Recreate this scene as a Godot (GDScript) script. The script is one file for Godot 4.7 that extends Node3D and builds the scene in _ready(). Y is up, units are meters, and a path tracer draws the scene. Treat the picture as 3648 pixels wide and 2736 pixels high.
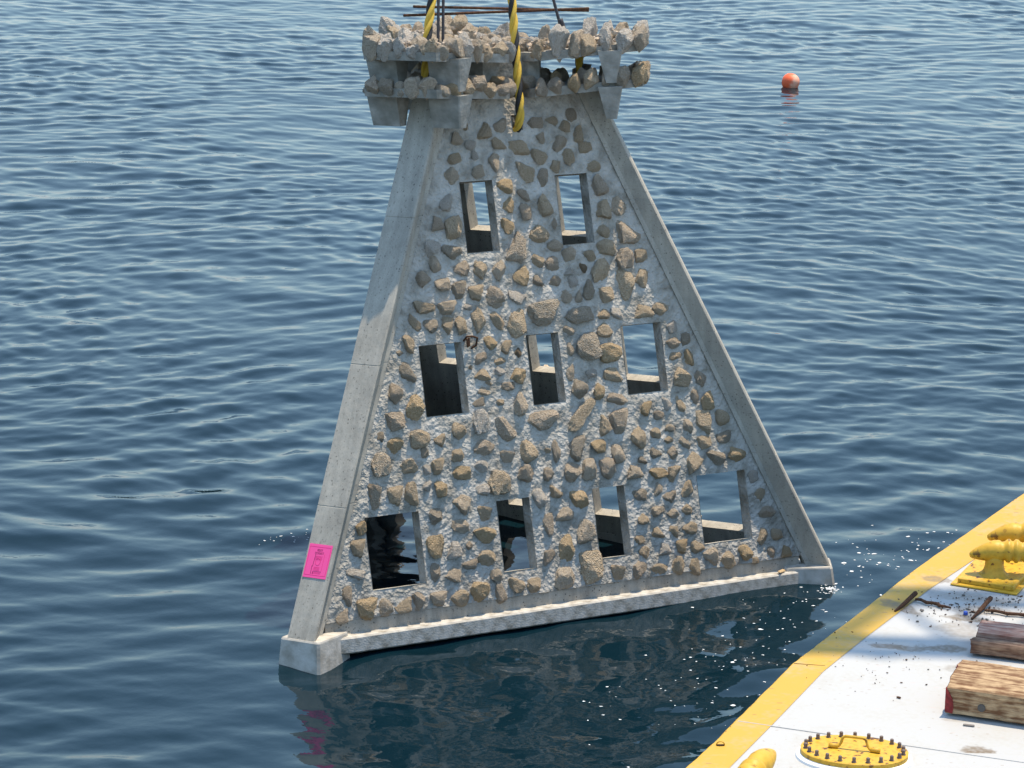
extends Node3D
# A concrete reef tower studded with limestone hangs from its slings at the water beside a barge.

const PITCH := 15.7
const ROLL := 1.0
const EYE := 8.93
const FOCAL := 10900.0                     # in pixels of the 3648 x 2736 photograph
const SEA := -0.005                       # mean water level below the height the tower was measured from
const DECK := 1.5                         # height of the barge deck above the water
const SIN_A := 0.21473                    # lean of the tower walls
const COS_A := 0.97667
var M := {}
var tower: Node3D
var waves := PackedFloat32Array()
var rng := RandomNumberGenerator.new()
var rocks := []
var names := {}


func _ready() -> void:
	rng.seed = 7
	var cam := Camera3D.new()
	cam.name = "camera"
	cam.fov = rad_to_deg(2.0 * atan(1368.0 / FOCAL))
	cam.position = Vector3(0, EYE, 0)
	cam.rotation_degrees = Vector3(-PITCH, 0, ROLL)
	cam.near = 0.1
	cam.far = 9000.0
	add_child(cam)
	var world := WorldEnvironment.new()
	world.name = "environment"
	var env := Environment.new()
	env.background_mode = Environment.BG_SKY
	var air := PhysicalSkyMaterial.new()
	air.rayleigh_coefficient = 2.0
	air.rayleigh_color = Color(0.26, 0.40, 0.665)
	air.mie_coefficient = 0.0035
	air.mie_eccentricity = 0.75
	air.turbidity = 6.0
	air.ground_color = Color(0.1, 0.15, 0.2)
	air.energy_multiplier = 4.0
	var sky := Sky.new()
	sky.sky_material = air
	env.sky = sky
	env.tonemap_mode = Environment.TONE_MAPPER_LINEAR
	env.tonemap_exposure = 2.15
	env.background_energy_multiplier = 1.0
	env.sdfgi_enabled = true
	env.ssao_enabled = true
	env.ssil_enabled = true
	world.environment = env
	add_child(world)
	var sun := DirectionalLight3D.new()
	sun.name = "sun"
	sun.light_energy = 0.88
	sun.light_color = Color(1.0, 0.94, 0.84)
	sun.light_angular_distance = 0.5
	sun.shadow_enabled = true
	add_child(sun)
	sun.look_at_from_position(Vector3.ZERO, -Vector3(0.193, 1.0, -0.19), Vector3(0, 0, -1))
	materials()
	for i in 20:
		rocks.append(rock_mesh(100 + i))
	sea()
	build_tower()
	build_barge()
	rigging()
	build_buoy()
	foam()


# ---------------------------------------------------------------- helpers

func numbered(called: String) -> String:
	names[called] = names.get(called, -1) + 1
	return called if names[called] == 0 else "%s_%03d" % [called, names[called]]


func thing(called: String, label: String, category: String, group := "") -> Node3D:
	var o := Node3D.new()
	o.name = numbered(called)
	add_child(o)
	tag(o, label, category, group)
	return o


func tag(o: Node, label: String, category: String, group := "", kind := "") -> void:
	o.set_meta("label", label)
	o.set_meta("category", category)
	if group:
		o.set_meta("group", group)
	if kind:
		o.set_meta("kind", kind)


func part(parent: Node, called: String, mesh: Mesh, mat: Material) -> MeshInstance3D:
	var o := MeshInstance3D.new()
	o.name = numbered(called) if parent == self else called
	o.mesh = mesh
	o.material_override = mat
	parent.add_child(o, true)
	return o


func begin() -> SurfaceTool:
	var st := SurfaceTool.new()
	st.begin(Mesh.PRIMITIVE_TRIANGLES)
	st.set_smooth_group(-1)
	return st


func done(st: SurfaceTool) -> ArrayMesh:
	st.generate_normals()
	return st.commit()


func tri(st: SurfaceTool, a: Vector3, b: Vector3, c: Vector3) -> void:
	st.add_vertex(a)
	st.add_vertex(b)
	st.add_vertex(c)


func quad(st: SurfaceTool, a: Vector3, b: Vector3, c: Vector3, d: Vector3) -> void:
	tri(st, a, b, c)
	tri(st, a, c, d)


# joins loops of equal length into a skin, with flat caps at both ends
func loft(st: SurfaceTool, loops: Array, caps := true) -> void:
	for k in loops.size() - 1:
		var a: PackedVector3Array = loops[k]
		var b: PackedVector3Array = loops[k + 1]
		var n := a.size()
		for i in n:
			var j := (i + 1) % n
			quad(st, a[i], b[i], b[j], a[j])
	if caps:
		for e in [0, loops.size() - 1]:
			var l: PackedVector3Array = loops[e]
			var c := Vector3.ZERO
			for q in l:
				c += q
			c /= l.size()
			for i in l.size():
				var j := (i + 1) % l.size()
				if e == 0:
					tri(st, c, l[i], l[j])
				else:
					tri(st, c, l[j], l[i])


# a box with chamfered edges, centred, turned by basis
func box(st: SurfaceTool, at: Vector3, size: Vector3, basis := Basis.IDENTITY, bevel := 0.006) -> void:
	var h := size / 2.0
	var b: float = min(bevel, min(h.x, min(h.y, h.z)) * 0.8)
	var loops := []
	for s in [[-h.y, b], [-h.y + b, 0.0], [h.y - b, 0.0], [h.y, b]]:
		var x: float = h.x - s[1]
		var z: float = h.z - s[1]
		var l := PackedVector3Array()
		for q in [[-x, -z + b], [-x + b, -z], [x - b, -z], [x, -z + b], [x, z - b], [x - b, z], [-x + b, z], [-x, z - b]]:
			l.append(at + basis * Vector3(q[0], s[0], q[1]))
		loops.append(l)
	loft(st, loops)


func frame_of(d: Vector3) -> Basis:
	var y := d.normalized()
	var x := (Vector3.FORWARD if absf(y.z) < 0.9 else Vector3.RIGHT).cross(y).normalized()
	return Basis(x, y, x.cross(y))


# a round bar along points, with a radius at each
func tube(st: SurfaceTool, pts: Array, radii: Array, sides := 10, caps := true) -> void:
	var loops := []
	for i in pts.size():
		var d: Vector3 = pts[min(i + 1, pts.size() - 1)] - pts[max(i - 1, 0)]
		var f := frame_of(d)
		if i > 0:   # keep the ring from twisting
			var prev: PackedVector3Array = loops[i - 1]
			var x: Vector3 = prev[0] - pts[i - 1]
			x = (x - f.y * x.dot(f.y)).normalized()
			if x.length() > 0.5:
				f = Basis(x, f.y, x.cross(f.y))
		var r: float = radii[min(i, radii.size() - 1)]
		var l := PackedVector3Array()
		for k in sides:
			var a := TAU * k / sides
			l.append(pts[i] + (f.x * cos(a) + f.z * sin(a)) * r)
		loops.append(l)
	loft(st, loops, caps)


func noise(freq: float, seed_value: int, octaves := 4, type := FastNoiseLite.TYPE_SIMPLEX_SMOOTH) -> FastNoiseLite:
	var n := FastNoiseLite.new()
	n.seed = seed_value
	n.frequency = freq
	n.noise_type = type
	n.fractal_octaves = octaves
	return n


func pattern(freq: float, seed_value: int, dark: Color, light: Color, size := 512, octaves := 5, mid = null, type := FastNoiseLite.TYPE_SIMPLEX_SMOOTH) -> NoiseTexture2D:
	var t := NoiseTexture2D.new()
	t.width = size
	t.height = size
	t.seamless = true
	t.generate_mipmaps = false
	t.noise = noise(freq, seed_value, octaves, type)
	var g := Gradient.new()
	g.set_color(0, dark)
	g.set_color(1, light)
	if mid != null:
		g.add_point(mid[0], mid[1])
	t.color_ramp = g
	return t


func lin(r: float, g: float, b: float) -> Color:
	return Color(r, g, b).linear_to_srgb()


func mat(called: String, color: Color, rough := 0.85, spec := 0.4, tex: Texture2D = null, bump: Texture2D = null, bump_cm := 0.5, scale := 1.0) -> StandardMaterial3D:
	var m := StandardMaterial3D.new()
	m.resource_name = called
	m.albedo_color = color
	m.roughness = rough
	m.metallic_specular = spec
	if tex:
		m.albedo_texture = tex
	if bump:
		m.heightmap_enabled = true
		m.heightmap_texture = bump
		m.heightmap_scale = bump_cm
	if tex or bump:
		m.uv1_triplanar = true
		m.uv1_scale = Vector3.ONE * scale
	M[called] = m
	return m


func speckled(size: int, seed_value: int, specks: int, dark: float, patches: float) -> ImageTexture:
	var r := RandomNumberGenerator.new()
	r.seed = seed_value
	var n := noise(1.0, seed_value, 5)
	var d := PackedByteArray()
	d.resize(size * size * 3)
	for y in size:
		for x in size:
			# seamless by walking round two circles
			var a := TAU * x / size
			var b := TAU * y / size
			var v := n.get_noise_3d(cos(a) * 1.1, sin(a) * 1.1 + cos(b) * 1.1, sin(b) * 1.1) + 0.7 * n.get_noise_3d(cos(a) * 5.0 + 20.0, sin(a) * 5.0 + cos(b) * 0.6, sin(b) * 0.6)
			var f := 0.86 + v * patches + r.randf_range(-0.05, 0.05)
			var k := (y * size + x) * 3
			d[k] = int(clampf(f, 0, 1) * 255)
			d[k + 1] = int(clampf(f * 0.99, 0, 1) * 255)
			d[k + 2] = int(clampf(f * 0.965, 0, 1) * 255)
	for i in specks:
		var cx := r.randi() % size
		var cy := r.randi() % size
		var s := 1 if r.randf() < 0.75 else 2
		var t := dark * r.randf_range(0.6, 1.3)
		for yy in s:
			for xx in s:
				var k := (((cy + yy) % size) * size + (cx + xx) % size) * 3
				for c in 3:
					d[k + c] = int(d[k + c] * clampf(t, 0, 1))
	return ImageTexture.create_from_image(Image.create_from_data(size, size, false, Image.FORMAT_RGB8, d))


# thick paint, mostly whole, with flakes off and rust showing
func chipped() -> NoiseTexture2D:
	var t := pattern(0.013, 31, Color(0.84, 0.82, 0.74), Color(0.34, 0.27, 0.42), 512, 6)
	var g := t.color_ramp
	g.add_point(0.40, Color(1, 1, 1))
	g.add_point(0.76, Color(0.95, 0.92, 0.86))
	g.add_point(0.80, Color(0.50, 0.40, 0.45))
	return t


func materials() -> void:
	var grain := pattern(0.05, 1, Color.BLACK, Color.WHITE, 512, 5)
	var coarse := pattern(0.018, 2, Color.BLACK, Color.WHITE, 512, 5)
	var lumps := pattern(0.035, 3, Color.BLACK, Color.WHITE, 512, 4, [0.55, Color(0.45, 0.45, 0.45)])
	var grey := pattern(0.012, 4, Color(0.78, 0.78, 0.78), Color(1, 1, 1), 512, 6)
	var stained := pattern(0.007, 6, Color(0.66, 0.64, 0.60), Color(1, 1, 1), 512, 7, [0.55, Color(0.90, 0.895, 0.88)])
	mat("plaster", lin(0.53, 0.50, 0.455), 0.8, 0.45, stained, lumps, 1.6, 1.1)
	mat("concrete", lin(0.52, 0.485, 0.43), 0.85, 0.4, speckled(512, 11, 2600, 0.55, 0.16), grain, 0.25, 0.42)
	mat("cast_concrete", lin(0.60, 0.565, 0.515), 0.75, 0.45, stained, lumps, 0.22, 2.6)
	mat("foot_concrete", lin(0.60, 0.565, 0.515), 0.75, 0.45, stained, grain, 0.15, 1.3)
	mat("plate_concrete", lin(0.48, 0.45, 0.40), 0.85, 0.4, pattern(0.012, 14, Color(0.6, 0.6, 0.58), Color(1, 1, 1), 512, 6), grain, 0.5, 1.0)
	# limestone: texture runs in each stone's own unit space
	var veins := pattern(0.016, 21, Color(0.80, 0.74, 0.66), Color(1.0, 0.99, 0.97), 512, 6, [0.5, Color(0.95, 0.92, 0.88)])
	var pits := pattern(0.03, 22, Color.BLACK, Color.WHITE, 512, 5)
	var tones := [[0.74, 0.62, 0.47], [0.56, 0.50, 0.42], [0.84, 0.80, 0.75], [0.34, 0.27, 0.19], [0.73, 0.58, 0.39], [0.78, 0.68, 0.56], [0.67, 0.58, 0.48]]
	for i in tones.size():
		mat("stone%d" % i, lin(tones[i][0], tones[i][1], tones[i][2]), 0.85, 0.35, veins, pits, 5.0, 0.55)
	mat("coral", lin(0.58, 0.50, 0.42), 0.9, 0.3, veins, pits, 8.0, 0.7)
	mat("yellow_paint", lin(0.60, 0.355, 0.03), 0.5, 0.45, chipped(), grain, 0.08, 1.5)
	mat("rust", lin(0.16, 0.085, 0.05), 0.9, 0.3, pattern(0.03, 32, Color(0.45, 0.4, 0.38), Color(1, 1, 1), 256, 5), grain, 0.4, 6.0)
	mat("dark_steel", lin(0.045, 0.04, 0.045), 0.6, 0.5, null, grain, 0.2, 8.0)
	mat("bolt", lin(0.14, 0.10, 0.085), 0.6, 0.5)
	mat("rope_yellow", lin(0.66, 0.42, 0.05), 0.6, 0.45, null, pattern(0.06, 33, Color.BLACK, Color.WHITE, 256, 3), 0.4, 9.0)
	mat("rope_black", lin(0.02, 0.02, 0.022), 0.55, 0.45, null, pattern(0.06, 34, Color.BLACK, Color.WHITE, 256, 3), 0.4, 9.0)
	mat("pink_paper", lin(0.95, 0.10, 0.33), 0.7, 0.3)
	mat("ink", lin(0.22, 0.02, 0.08), 0.7, 0.3)
	mat("pale_ink", lin(0.72, 0.03, 0.17), 0.7, 0.3)
	mat("red_paint", lin(0.33, 0.03, 0.03), 0.6, 0.4, pattern(0.03, 35, Color(0.6, 0.6, 0.6), Color(1, 1, 1), 256, 4), null, 0.0, 3.0)
	mat("hull", lin(0.05, 0.05, 0.055), 0.6, 0.4)
	mat("buoy_orange", lin(0.75, 0.13, 0.045), 0.5, 0.4)
	mat("foam", lin(0.8, 0.82, 0.83), 0.5, 0.4)
	mat("blue_plastic", lin(0.03, 0.09, 0.45), 0.4, 0.5)
	var w := mat("water", lin(0.0025, 0.0135, 0.021), 0.03, 0.36, null, pattern(0.02, 40, Color.BLACK, Color.WHITE, 512, 3), 0.10, 0.7)
	w.uv1_world_triplanar = true


# a broken lump of limestone of about unit radius: a ball cut by flat faces and roughened
func rock_mesh(seed_value: int, level := 2) -> ArrayMesh:
	var r := RandomNumberGenerator.new()
	r.seed = seed_value
	var t := (1.0 + sqrt(5.0)) / 2.0
	var v := [Vector3(-1, t, 0), Vector3(1, t, 0), Vector3(-1, -t, 0), Vector3(1, -t, 0), Vector3(0, -1, t), Vector3(0, 1, t), Vector3(0, -1, -t), Vector3(0, 1, -t), Vector3(t, 0, -1), Vector3(t, 0, 1), Vector3(-t, 0, -1), Vector3(-t, 0, 1)]
	for i in 12:
		v[i] = v[i].normalized()
	var f := [[0, 11, 5], [0, 5, 1], [0, 1, 7], [0, 7, 10], [0, 10, 11], [1, 5, 9], [5, 11, 4], [11, 10, 2], [10, 7, 6], [7, 1, 8], [3, 9, 4], [3, 4, 2], [3, 2, 6], [3, 6, 8], [3, 8, 9], [4, 9, 5], [2, 4, 11], [6, 2, 10], [8, 6, 7], [9, 8, 1]]
	for k in level:
		var mid := {}
		var g := []
		for q in f:
			var m := []
			for e in 3:
				var a: int = q[e]
				var b: int = q[(e + 1) % 3]
				var key := Vector2i(mini(a, b), maxi(a, b))
				if not mid.has(key):
					mid[key] = v.size()
					v.append((v[a] + v[b]).normalized())
				m.append(mid[key])
			g.append_array([[q[0], m[0], m[2]], [q[1], m[1], m[0]], [q[2], m[2], m[1]], [m[0], m[1], m[2]]])
		f = g
	var planes := []
	for i in 15:
		planes.append([Vector3(r.randfn(), r.randfn(), r.randfn()).normalized(), r.randf_range(0.52, 0.92)])
	var n := noise(1.3, seed_value, 3)
	var pos := PackedVector3Array()
	for p in v:
		var d: float = 1.15
		for q in planes:
			var c: float = q[0].dot(p)
			if c > 0.05:
				d = minf(d, q[1] / c)
		d *= 1.0 + 0.13 * n.get_noise_3dv(p * 1.4) + 0.035 * n.get_noise_3dv(p * 5.0 + Vector3.ONE * 9.0)
		pos.append(p * d)
	# scale to a unit box so that a stone's size is its measured size
	var lo := Vector3.ONE * 9.0
	var hi := -lo
	for p in pos:
		lo = lo.min(p)
		hi = hi.max(p)
	for i in pos.size():
		pos[i] = (pos[i] - (lo + hi) / 2.0) / (hi - lo) * 2.0
	var st := begin()
	for q in f:
		tri(st, pos[q[0]], pos[q[2]], pos[q[1]])
	return done(st)


# ---------------------------------------------------------------- the sea

func make_waves() -> void:
	var r := RandomNumberGenerator.new()
	r.seed = 41
	var count := 44
	var sum := 0.0
	var rows := []
	for i in count:
		var t := float(i) / (count - 1)
		var l := 3.4 * pow(0.12 / 3.4, t) * r.randf_range(0.93, 1.07)
		var x := log(l / 0.52)
		var s := exp(-x * x / (1.5 if x < 0.0 else 1.0)) + 0.14
		var a := deg_to_rad(96.0 + r.randfn(0.0, 34.0))       # heading, roughly towards the camera
		sum += s * s / 2.0
		rows.append([l, s, a, r.randf() * TAU])
	var norm := 0.086 / sqrt(sum)
	for q in rows:
		var k: float = TAU / q[0]
		waves.append_array([k * cos(q[2]), k * sin(q[2]), q[3], q[1] * norm / k, q[0], k])


# height, slope and sideways shift of the water at a point; waves too short for the spacing of the grid are left out
func water_at(x: float, z: float, spacing: float) -> PackedFloat32Array:
	var h := 0.0
	var sx := 0.0
	var sz := 0.0
	var dx := 0.0
	var dz := 0.0
	var i := 0
	# slow wander of the phases keeps crests short and uneven
	var wx := x + 0.55 * sin(0.33 * z + 0.21 * x) + 0.2 * sin(0.9 * x - 0.5 * z)
	var wz := z + 0.5 * sin(0.29 * x - 0.17 * z + 1.3) + 0.2 * sin(0.7 * z + 0.8 * x)
	var gust := 0.92 + 0.30 * sin(0.42 * x + 0.23 * z + 0.7) * sin(0.31 * z - 0.19 * x) + 0.16 * sin(1.1 * x - 0.6 * z)
	while i < waves.size():
		var w := clampf((waves[i + 4] / spacing - 2.2) / 2.0, 0.0, 1.0)
		if w <= 0.0:
			break
		var kx := waves[i]
		var kz := waves[i + 1]
		var ph := kx * wx + kz * wz + waves[i + 2]
		var a := waves[i + 3] * w * (gust * (0.65 if waves[i + 4] < 0.5 else 1.25) if waves[i + 4] < 1.3 else 1.0)
		var c := a * cos(ph)
		h += a * sin(ph)
		sx += kx * c
		sz += kz * c
		dx += kx / waves[i + 5] * c
		dz += kz / waves[i + 5] * c
		i += 6
	return PackedFloat32Array([h, sx, sz, dx, dz])


func sea() -> void:
	make_waves()
	var radii := PackedFloat32Array()
	var r := 0.5
	while r < 19.0:
		radii.append(r)
		r += 1.0 if r < 18.0 else 0.2
	r = 19.0
	while r < 64.0:
		radii.append(r)
		r += 0.00125 * r
	while r < 7000.0:
		radii.append(r)
		r *= 1.12
	var angles := PackedFloat32Array()
	var a := -PI
	while a < -0.5:
		angles.append(a)
		a += 0.07
	while a < -0.21:
		angles.append(a)
		a += 0.005
	a = -0.21
	while a < 0.21:
		angles.append(a)
		a += 0.00105
	while a < 0.5:
		angles.append(a)
		a += 0.005
	while a < PI:
		angles.append(a)
		a += 0.07
	angles.append(PI)
	var nr := radii.size()
	var na := angles.size()
	var pos := PackedVector3Array()
	var nor := PackedVector3Array()
	pos.resize(nr * na)
	nor.resize(nr * na)
	var count := waves.size() / 6
	var kxs := PackedFloat32Array()
	var kzs := PackedFloat32Array()
	var phs := PackedFloat32Array()
	var amp := PackedFloat32Array()
	var lam := PackedFloat32Array()
	var inv := PackedFloat32Array()
	for i in count:
		kxs.append(waves[i * 6])
		kzs.append(waves[i * 6 + 1])
		phs.append(waves[i * 6 + 2])
		amp.append(waves[i * 6 + 3])
		lam.append(waves[i * 6 + 4])
		inv.append(1.0 / waves[i * 6 + 5])
	for i in nr:
		var dr := radii[mini(i + 1, nr - 1)] - radii[maxi(i - 1, 0)]
		var ri := radii[i]
		var row_spacing := -1.0
		var use := 0
		var am := PackedFloat32Array()
		for j in na:
			var da := angles[mini(j + 1, na - 1)] - angles[maxi(j - 1, 0)]
			var x := ri * sin(angles[j])
			var z := -ri * cos(angles[j])
			var spacing := maxf(dr, da * ri) * 0.5
			var k := i * na + j
			if spacing > 1.5 or ri > 90.0:
				pos[k] = Vector3(x, 0, z)
				nor[k] = Vector3.UP
				continue
			if absf(spacing - row_spacing) > 0.001:
				row_spacing = spacing
				use = 0
				am = amp.duplicate()
				for q in count:
					var w := clampf((lam[q] / spacing - 2.2) / 2.0, 0.0, 1.0)
					if w <= 0.0:
						break
					am[q] = amp[q] * w
					use = q + 1
			var wx := x + 0.55 * sin(0.33 * z + 0.21 * x) + 0.2 * sin(0.9 * x - 0.5 * z)
			var wz := z + 0.5 * sin(0.29 * x - 0.17 * z + 1.3) + 0.2 * sin(0.7 * z + 0.8 * x)
			var h := 0.0
			var sx := 0.0
			var sz := 0.0
			var dx := 0.0
			var dz := 0.0
			var gust := 0.92 + 0.30 * sin(0.42 * x + 0.23 * z + 0.7) * sin(0.31 * z - 0.19 * x) + 0.16 * sin(1.1 * x - 0.6 * z)
			# short ripples are weaker in the lee of the barge
			var far := smoothstep(22.0, 42.0, ri)
			var lee := lerpf(0.6, 1.15, far)
			var swell := lerpf(1.3, 0.85, far)
			for q in use:
				var kx := kxs[q]
				var kz := kzs[q]
				var ph := kx * wx + kz * wz + phs[q]
				var m := am[q] * (gust * (lee if lam[q] < 0.5 else swell) if lam[q] < 1.3 else 1.0)
				var c := m * cos(ph)
				h += m * sin(ph)
				kx *= c
				kz *= c
				sx += kx
				sz += kz
				dx += kx * inv[q]
				dz += kz * inv[q]
			pos[k] = Vector3(x + 0.8 * dx, h, z + 0.8 * dz)
			nor[k] = Vector3(-sx, 1.0, -sz).normalized()
	var index := PackedInt32Array()
	index.resize((nr - 1) * (na - 1) * 6)
	var c := 0
	for i in nr - 1:
		for j in na - 1:
			var k := i * na + j
			index[c] = k
			index[c + 1] = k + na
			index[c + 2] = k + 1
			index[c + 3] = k + 1
			index[c + 4] = k + na
			index[c + 5] = k + na + 1
			c += 6
	var arrays := []
	arrays.resize(Mesh.ARRAY_MAX)
	arrays[Mesh.ARRAY_VERTEX] = pos
	arrays[Mesh.ARRAY_NORMAL] = nor
	arrays[Mesh.ARRAY_INDEX] = index
	var m := ArrayMesh.new()
	m.add_surface_from_arrays(Mesh.PRIMITIVE_TRIANGLES, arrays)
	var o := part(self, "water", m, M.water)
	o.position.y = SEA
	o.set_meta("kind", "structure")
	o.set_meta("label", "rippled deep blue sea water")


func foam() -> void:
	var r := RandomNumberGenerator.new()
	r.seed = 77
	var st := begin()
	var spots := []
	# drifting flecks between the tower foot and the barge, thickest by the foot
	for i in 180:
		var t := r.randf()
		var c := Vector2(2.75, -25.2).lerp(Vector2(1.2, -22.0), t) + Vector2(r.randfn(0, 0.42), r.randfn(0, 0.45))
		spots.append([c, r.randf_range(0.0025, 0.008) * (2.2 if r.randf() < 0.10 else 1.0)])
	for i in 95:
		var t := r.randf()
		var c := Vector2(2.95, -25.6).lerp(Vector2(4.3, -26.9), t) + Vector2(r.randfn(0, 0.35), r.randfn(0, 0.25))
		spots.append([c, r.randf_range(0.003, 0.009) * (2.0 if r.randf() < 0.12 else 1.0)])
	for i in 55:
		var q := r.randf() * TAU
		spots.append([Vector2(2.82, -25.36) + Vector2(cos(q), sin(q)) * r.randf_range(0.0, 0.16), r.randf_range(0.004, 0.010)])
	for i in 22:
		spots.append([Vector2(-2.05, -26.45) + Vector2(r.randfn(0, 0.25), r.randfn(0, 0.12)), r.randf_range(0.003, 0.007)])
	for s in spots:
		var x: float = s[0].x
		var z: float = s[0].y
		var w := water_at(x, z, 0.03)
		var c := Vector3(x + 0.8 * w[3], w[0] + 0.002, z + 0.8 * w[4])
		var up := Vector3(-w[1], 1, -w[2]).normalized()
		var f := frame_of(up)
		var long := r.randf_range(0.8, 2.4)
		var turn := r.randf_range(-0.5, 0.5)
		var ring := []
		var n := 7
		for k in n:
			var q := TAU * k / n
			var e: Vector2 = Vector2(cos(q) * long, sin(q)).rotated(turn) * s[1] * r.randf_range(0.6, 1.25)
			ring.append(c + Vector3(e.x, -(w[1] * -e.x + w[2] * -e.y) , e.y))
		for k in n:
			tri(st, c + up * s[1] * 0.45, ring[(k + 1) % n], ring[k])
	var o := part(self, "sea_foam", done(st), M.foam)
	o.position.y = SEA
	tag(o, "white foam flecks drifting on the water beside the barge edge", "foam", "", "stuff")


func build_buoy() -> void:
	var b := thing("mooring_buoy", "round faded orange mooring buoy floating on open water", "buoy")
	b.position = Vector3(4.51, SEA, -50.3)
	var st := begin()
	st.set_smooth_group(0)
	var loops := []
	for i in 15:
		var t := PI * (i + 0.001) / 14.002
		var l := PackedVector3Array()
		for k in 24:
			var a := TAU * k / 24
			var rr := sin(t) * 0.148 * (1.0 + 0.10 * maxf(0.0, -cos(t)))
			l.append(Vector3(cos(a) * rr, -cos(t) * 0.15 + 0.09, sin(a) * rr))
		loops.append(l)
	loft(st, loops)
	var m := done(st)
	var skin := mat("buoy_skin", Color.WHITE, 0.55, 0.4, buoy_skin(), null, 0.0, 2.7)
	skin.uv1_offset = Vector3.ONE * 0.5
	var body := part(b, "float_ball", m, skin)
	body.rotation_degrees = Vector3(0, 0, -18)
	st = begin()
	tube(st, [Vector3(0.08, 0.0, 0.06), Vector3(0.13, 0.01, 0.07), Vector3(0.14, 0.06, 0.06)], [0.013], 8)
	part(b, "lug", done(st), M.buoy_orange)


# orange vinyl bleached to cream on one side
func buoy_skin() -> ImageTexture:
	var n := noise(0.03, 5, 4)
	var im := Image.create(128, 128, false, Image.FORMAT_RGB8)
	for y in 128:
		for x in 128:
			var f := smoothstep(0.42, 0.60, x / 128.0 + 0.10 * n.get_noise_2d(x, y))
			var c := Color(0.80, 0.13, 0.045).lerp(Color(0.80, 0.52, 0.36), f * 0.9)
			im.set_pixel(x, y, Color(c.r, c.g, c.b).linear_to_srgb())
	return ImageTexture.create_from_image(im)


# ---------------------------------------------------------------- the reef tower

const WINDOWS := [[-0.614, -0.304, 2.702, 3.302], [0.304, 0.614, 2.702, 3.302], [-1.17, -0.772, 1.369, 1.963], [-0.155, 0.155, 1.369, 1.963], [0.772, 1.17, 1.369, 1.963], [-1.842, -1.348, 0.0, 0.6], [-0.619, -0.307, 0.0, 0.6], [0.307, 0.619, 0.0, 0.6], [1.348, 1.842, 0.0, 0.6], [-0.048, 0.048, 3.71, 3.84]]


func half_width(v: float) -> float:
	return 2.27 - 0.4026 * v


func wall_at(v: float) -> Vector2:       # (height, distance from the tower's axis) of a wall at v along its slope
	return Vector2(0.485 + v * COS_A, 1.343 - v * SIN_A)


func slope_at(y: float) -> float:
	return (y - 0.485) / COS_A


func inside_window(u: float, v: float) -> bool:
	for w in WINDOWS:
		if u > w[0] and u < w[1] and v > w[2] and v < w[3]:
			return true
	return false


func lines(lo: float, hi: float, axis: int, step: float) -> PackedFloat32Array:
	var marks := [lo, hi]
	for w in WINDOWS:
		for k in [axis * 2, axis * 2 + 1]:
			if not marks.has(w[k]):
				marks.append(w[k])
	marks.sort()
	var out := PackedFloat32Array()
	for i in marks.size() - 1:
		var d: float = marks[i + 1] - marks[i]
		if d < 0.004:
			continue
		var n := maxi(1, int(round(d / step)))
		for k in n:
			out.append(marks[i] + d * k / n)
	out.append(hi)
	return out


# a wall in its own frame: x along it, y up its slope, z outwards; the plaster is uneven
func wall_mesh(step: float, relief: float) -> ArrayMesh:
	var top := 3.99
	var us := lines(-2.36, 2.36, 0, step)
	var vs := lines(-0.215, top, 1, step)
	var n1 := noise(4.0, 51, 3)
	var n2 := noise(17.0, 52, 3)
	var n3 := noise(38.0, 53, 2)
	var st := SurfaceTool.new()
	st.begin(Mesh.PRIMITIVE_TRIANGLES)
	st.set_smooth_group(0)
	var grid := []
	for v in vs:
		var row := PackedVector3Array()
		for u in us:
			var near := 1.0
			for w in WINDOWS:
				var dx := maxf(w[0] - u, u - w[1])
				var dy := maxf(w[2] - v, v - w[3])
				near = minf(near, clampf(maxf(dx, dy) / 0.03, 0.0, 1.0))
			var z := 0.0
			if relief > 0.0:
				var ridge := absf(n2.get_noise_2d(u, v))
				z = relief * (0.010 * n1.get_noise_2d(u, v) + 0.020 * (0.5 - ridge) * (0.35 + 0.65 * near) + 0.007 * n3.get_noise_2d(u * 1.0, v * 0.8))
				z = z * (0.3 + 0.7 * near)
			row.append(Vector3(u, v, z))
		grid.append(row)
	for j in vs.size() - 1:
		for i in us.size() - 1:
			var u := (us[i] + us[i + 1]) / 2.0
			var v := (vs[j] + vs[j + 1]) / 2.0
			if absf(u) > half_width(v) - 0.005 or inside_window(u, v):
				continue
			quad(st, grid[j][i], grid[j + 1][i], grid[j + 1][i + 1], grid[j][i + 1])
	st.set_smooth_group(-1)
	var t := -0.13
	for w in WINDOWS:
		var c := [Vector2(w[0], w[2]), Vector2(w[1], w[2]), Vector2(w[1], w[3]), Vector2(w[0], w[3])]
		for k in 4:
			var a: Vector2 = c[k]
			var b: Vector2 = c[(k + 1) % 4]
			var m := 10
			for q in m:   # jambs with a slightly worn front edge
				var p0 := a.lerp(b, float(q) / m)
				var p1 := a.lerp(b, float(q + 1) / m)
				quad(st, Vector3(p0.x, p0.y, 0.006), Vector3(p1.x, p1.y, 0.006), Vector3(p1.x, p1.y, t), Vector3(p0.x, p0.y, t))
	# the inner face
	var ub := lines(-2.36, 2.36, 0, 0.08)
	var vb := lines(-0.215, top, 1, 0.1)
	for j in vb.size() - 1:
		for i in ub.size() - 1:
			var u := (ub[i] + ub[i + 1]) / 2.0
			var v := (vb[j] + vb[j + 1]) / 2.0
			if absf(u) > half_width(v) - 0.06 or inside_window(u, v):
				continue
			quad(st, Vector3(ub[i], vb[j], t), Vector3(ub[i + 1], vb[j], t), Vector3(ub[i + 1], vb[j + 1], t), Vector3(ub[i], vb[j + 1], t))
	return done(st)


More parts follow.
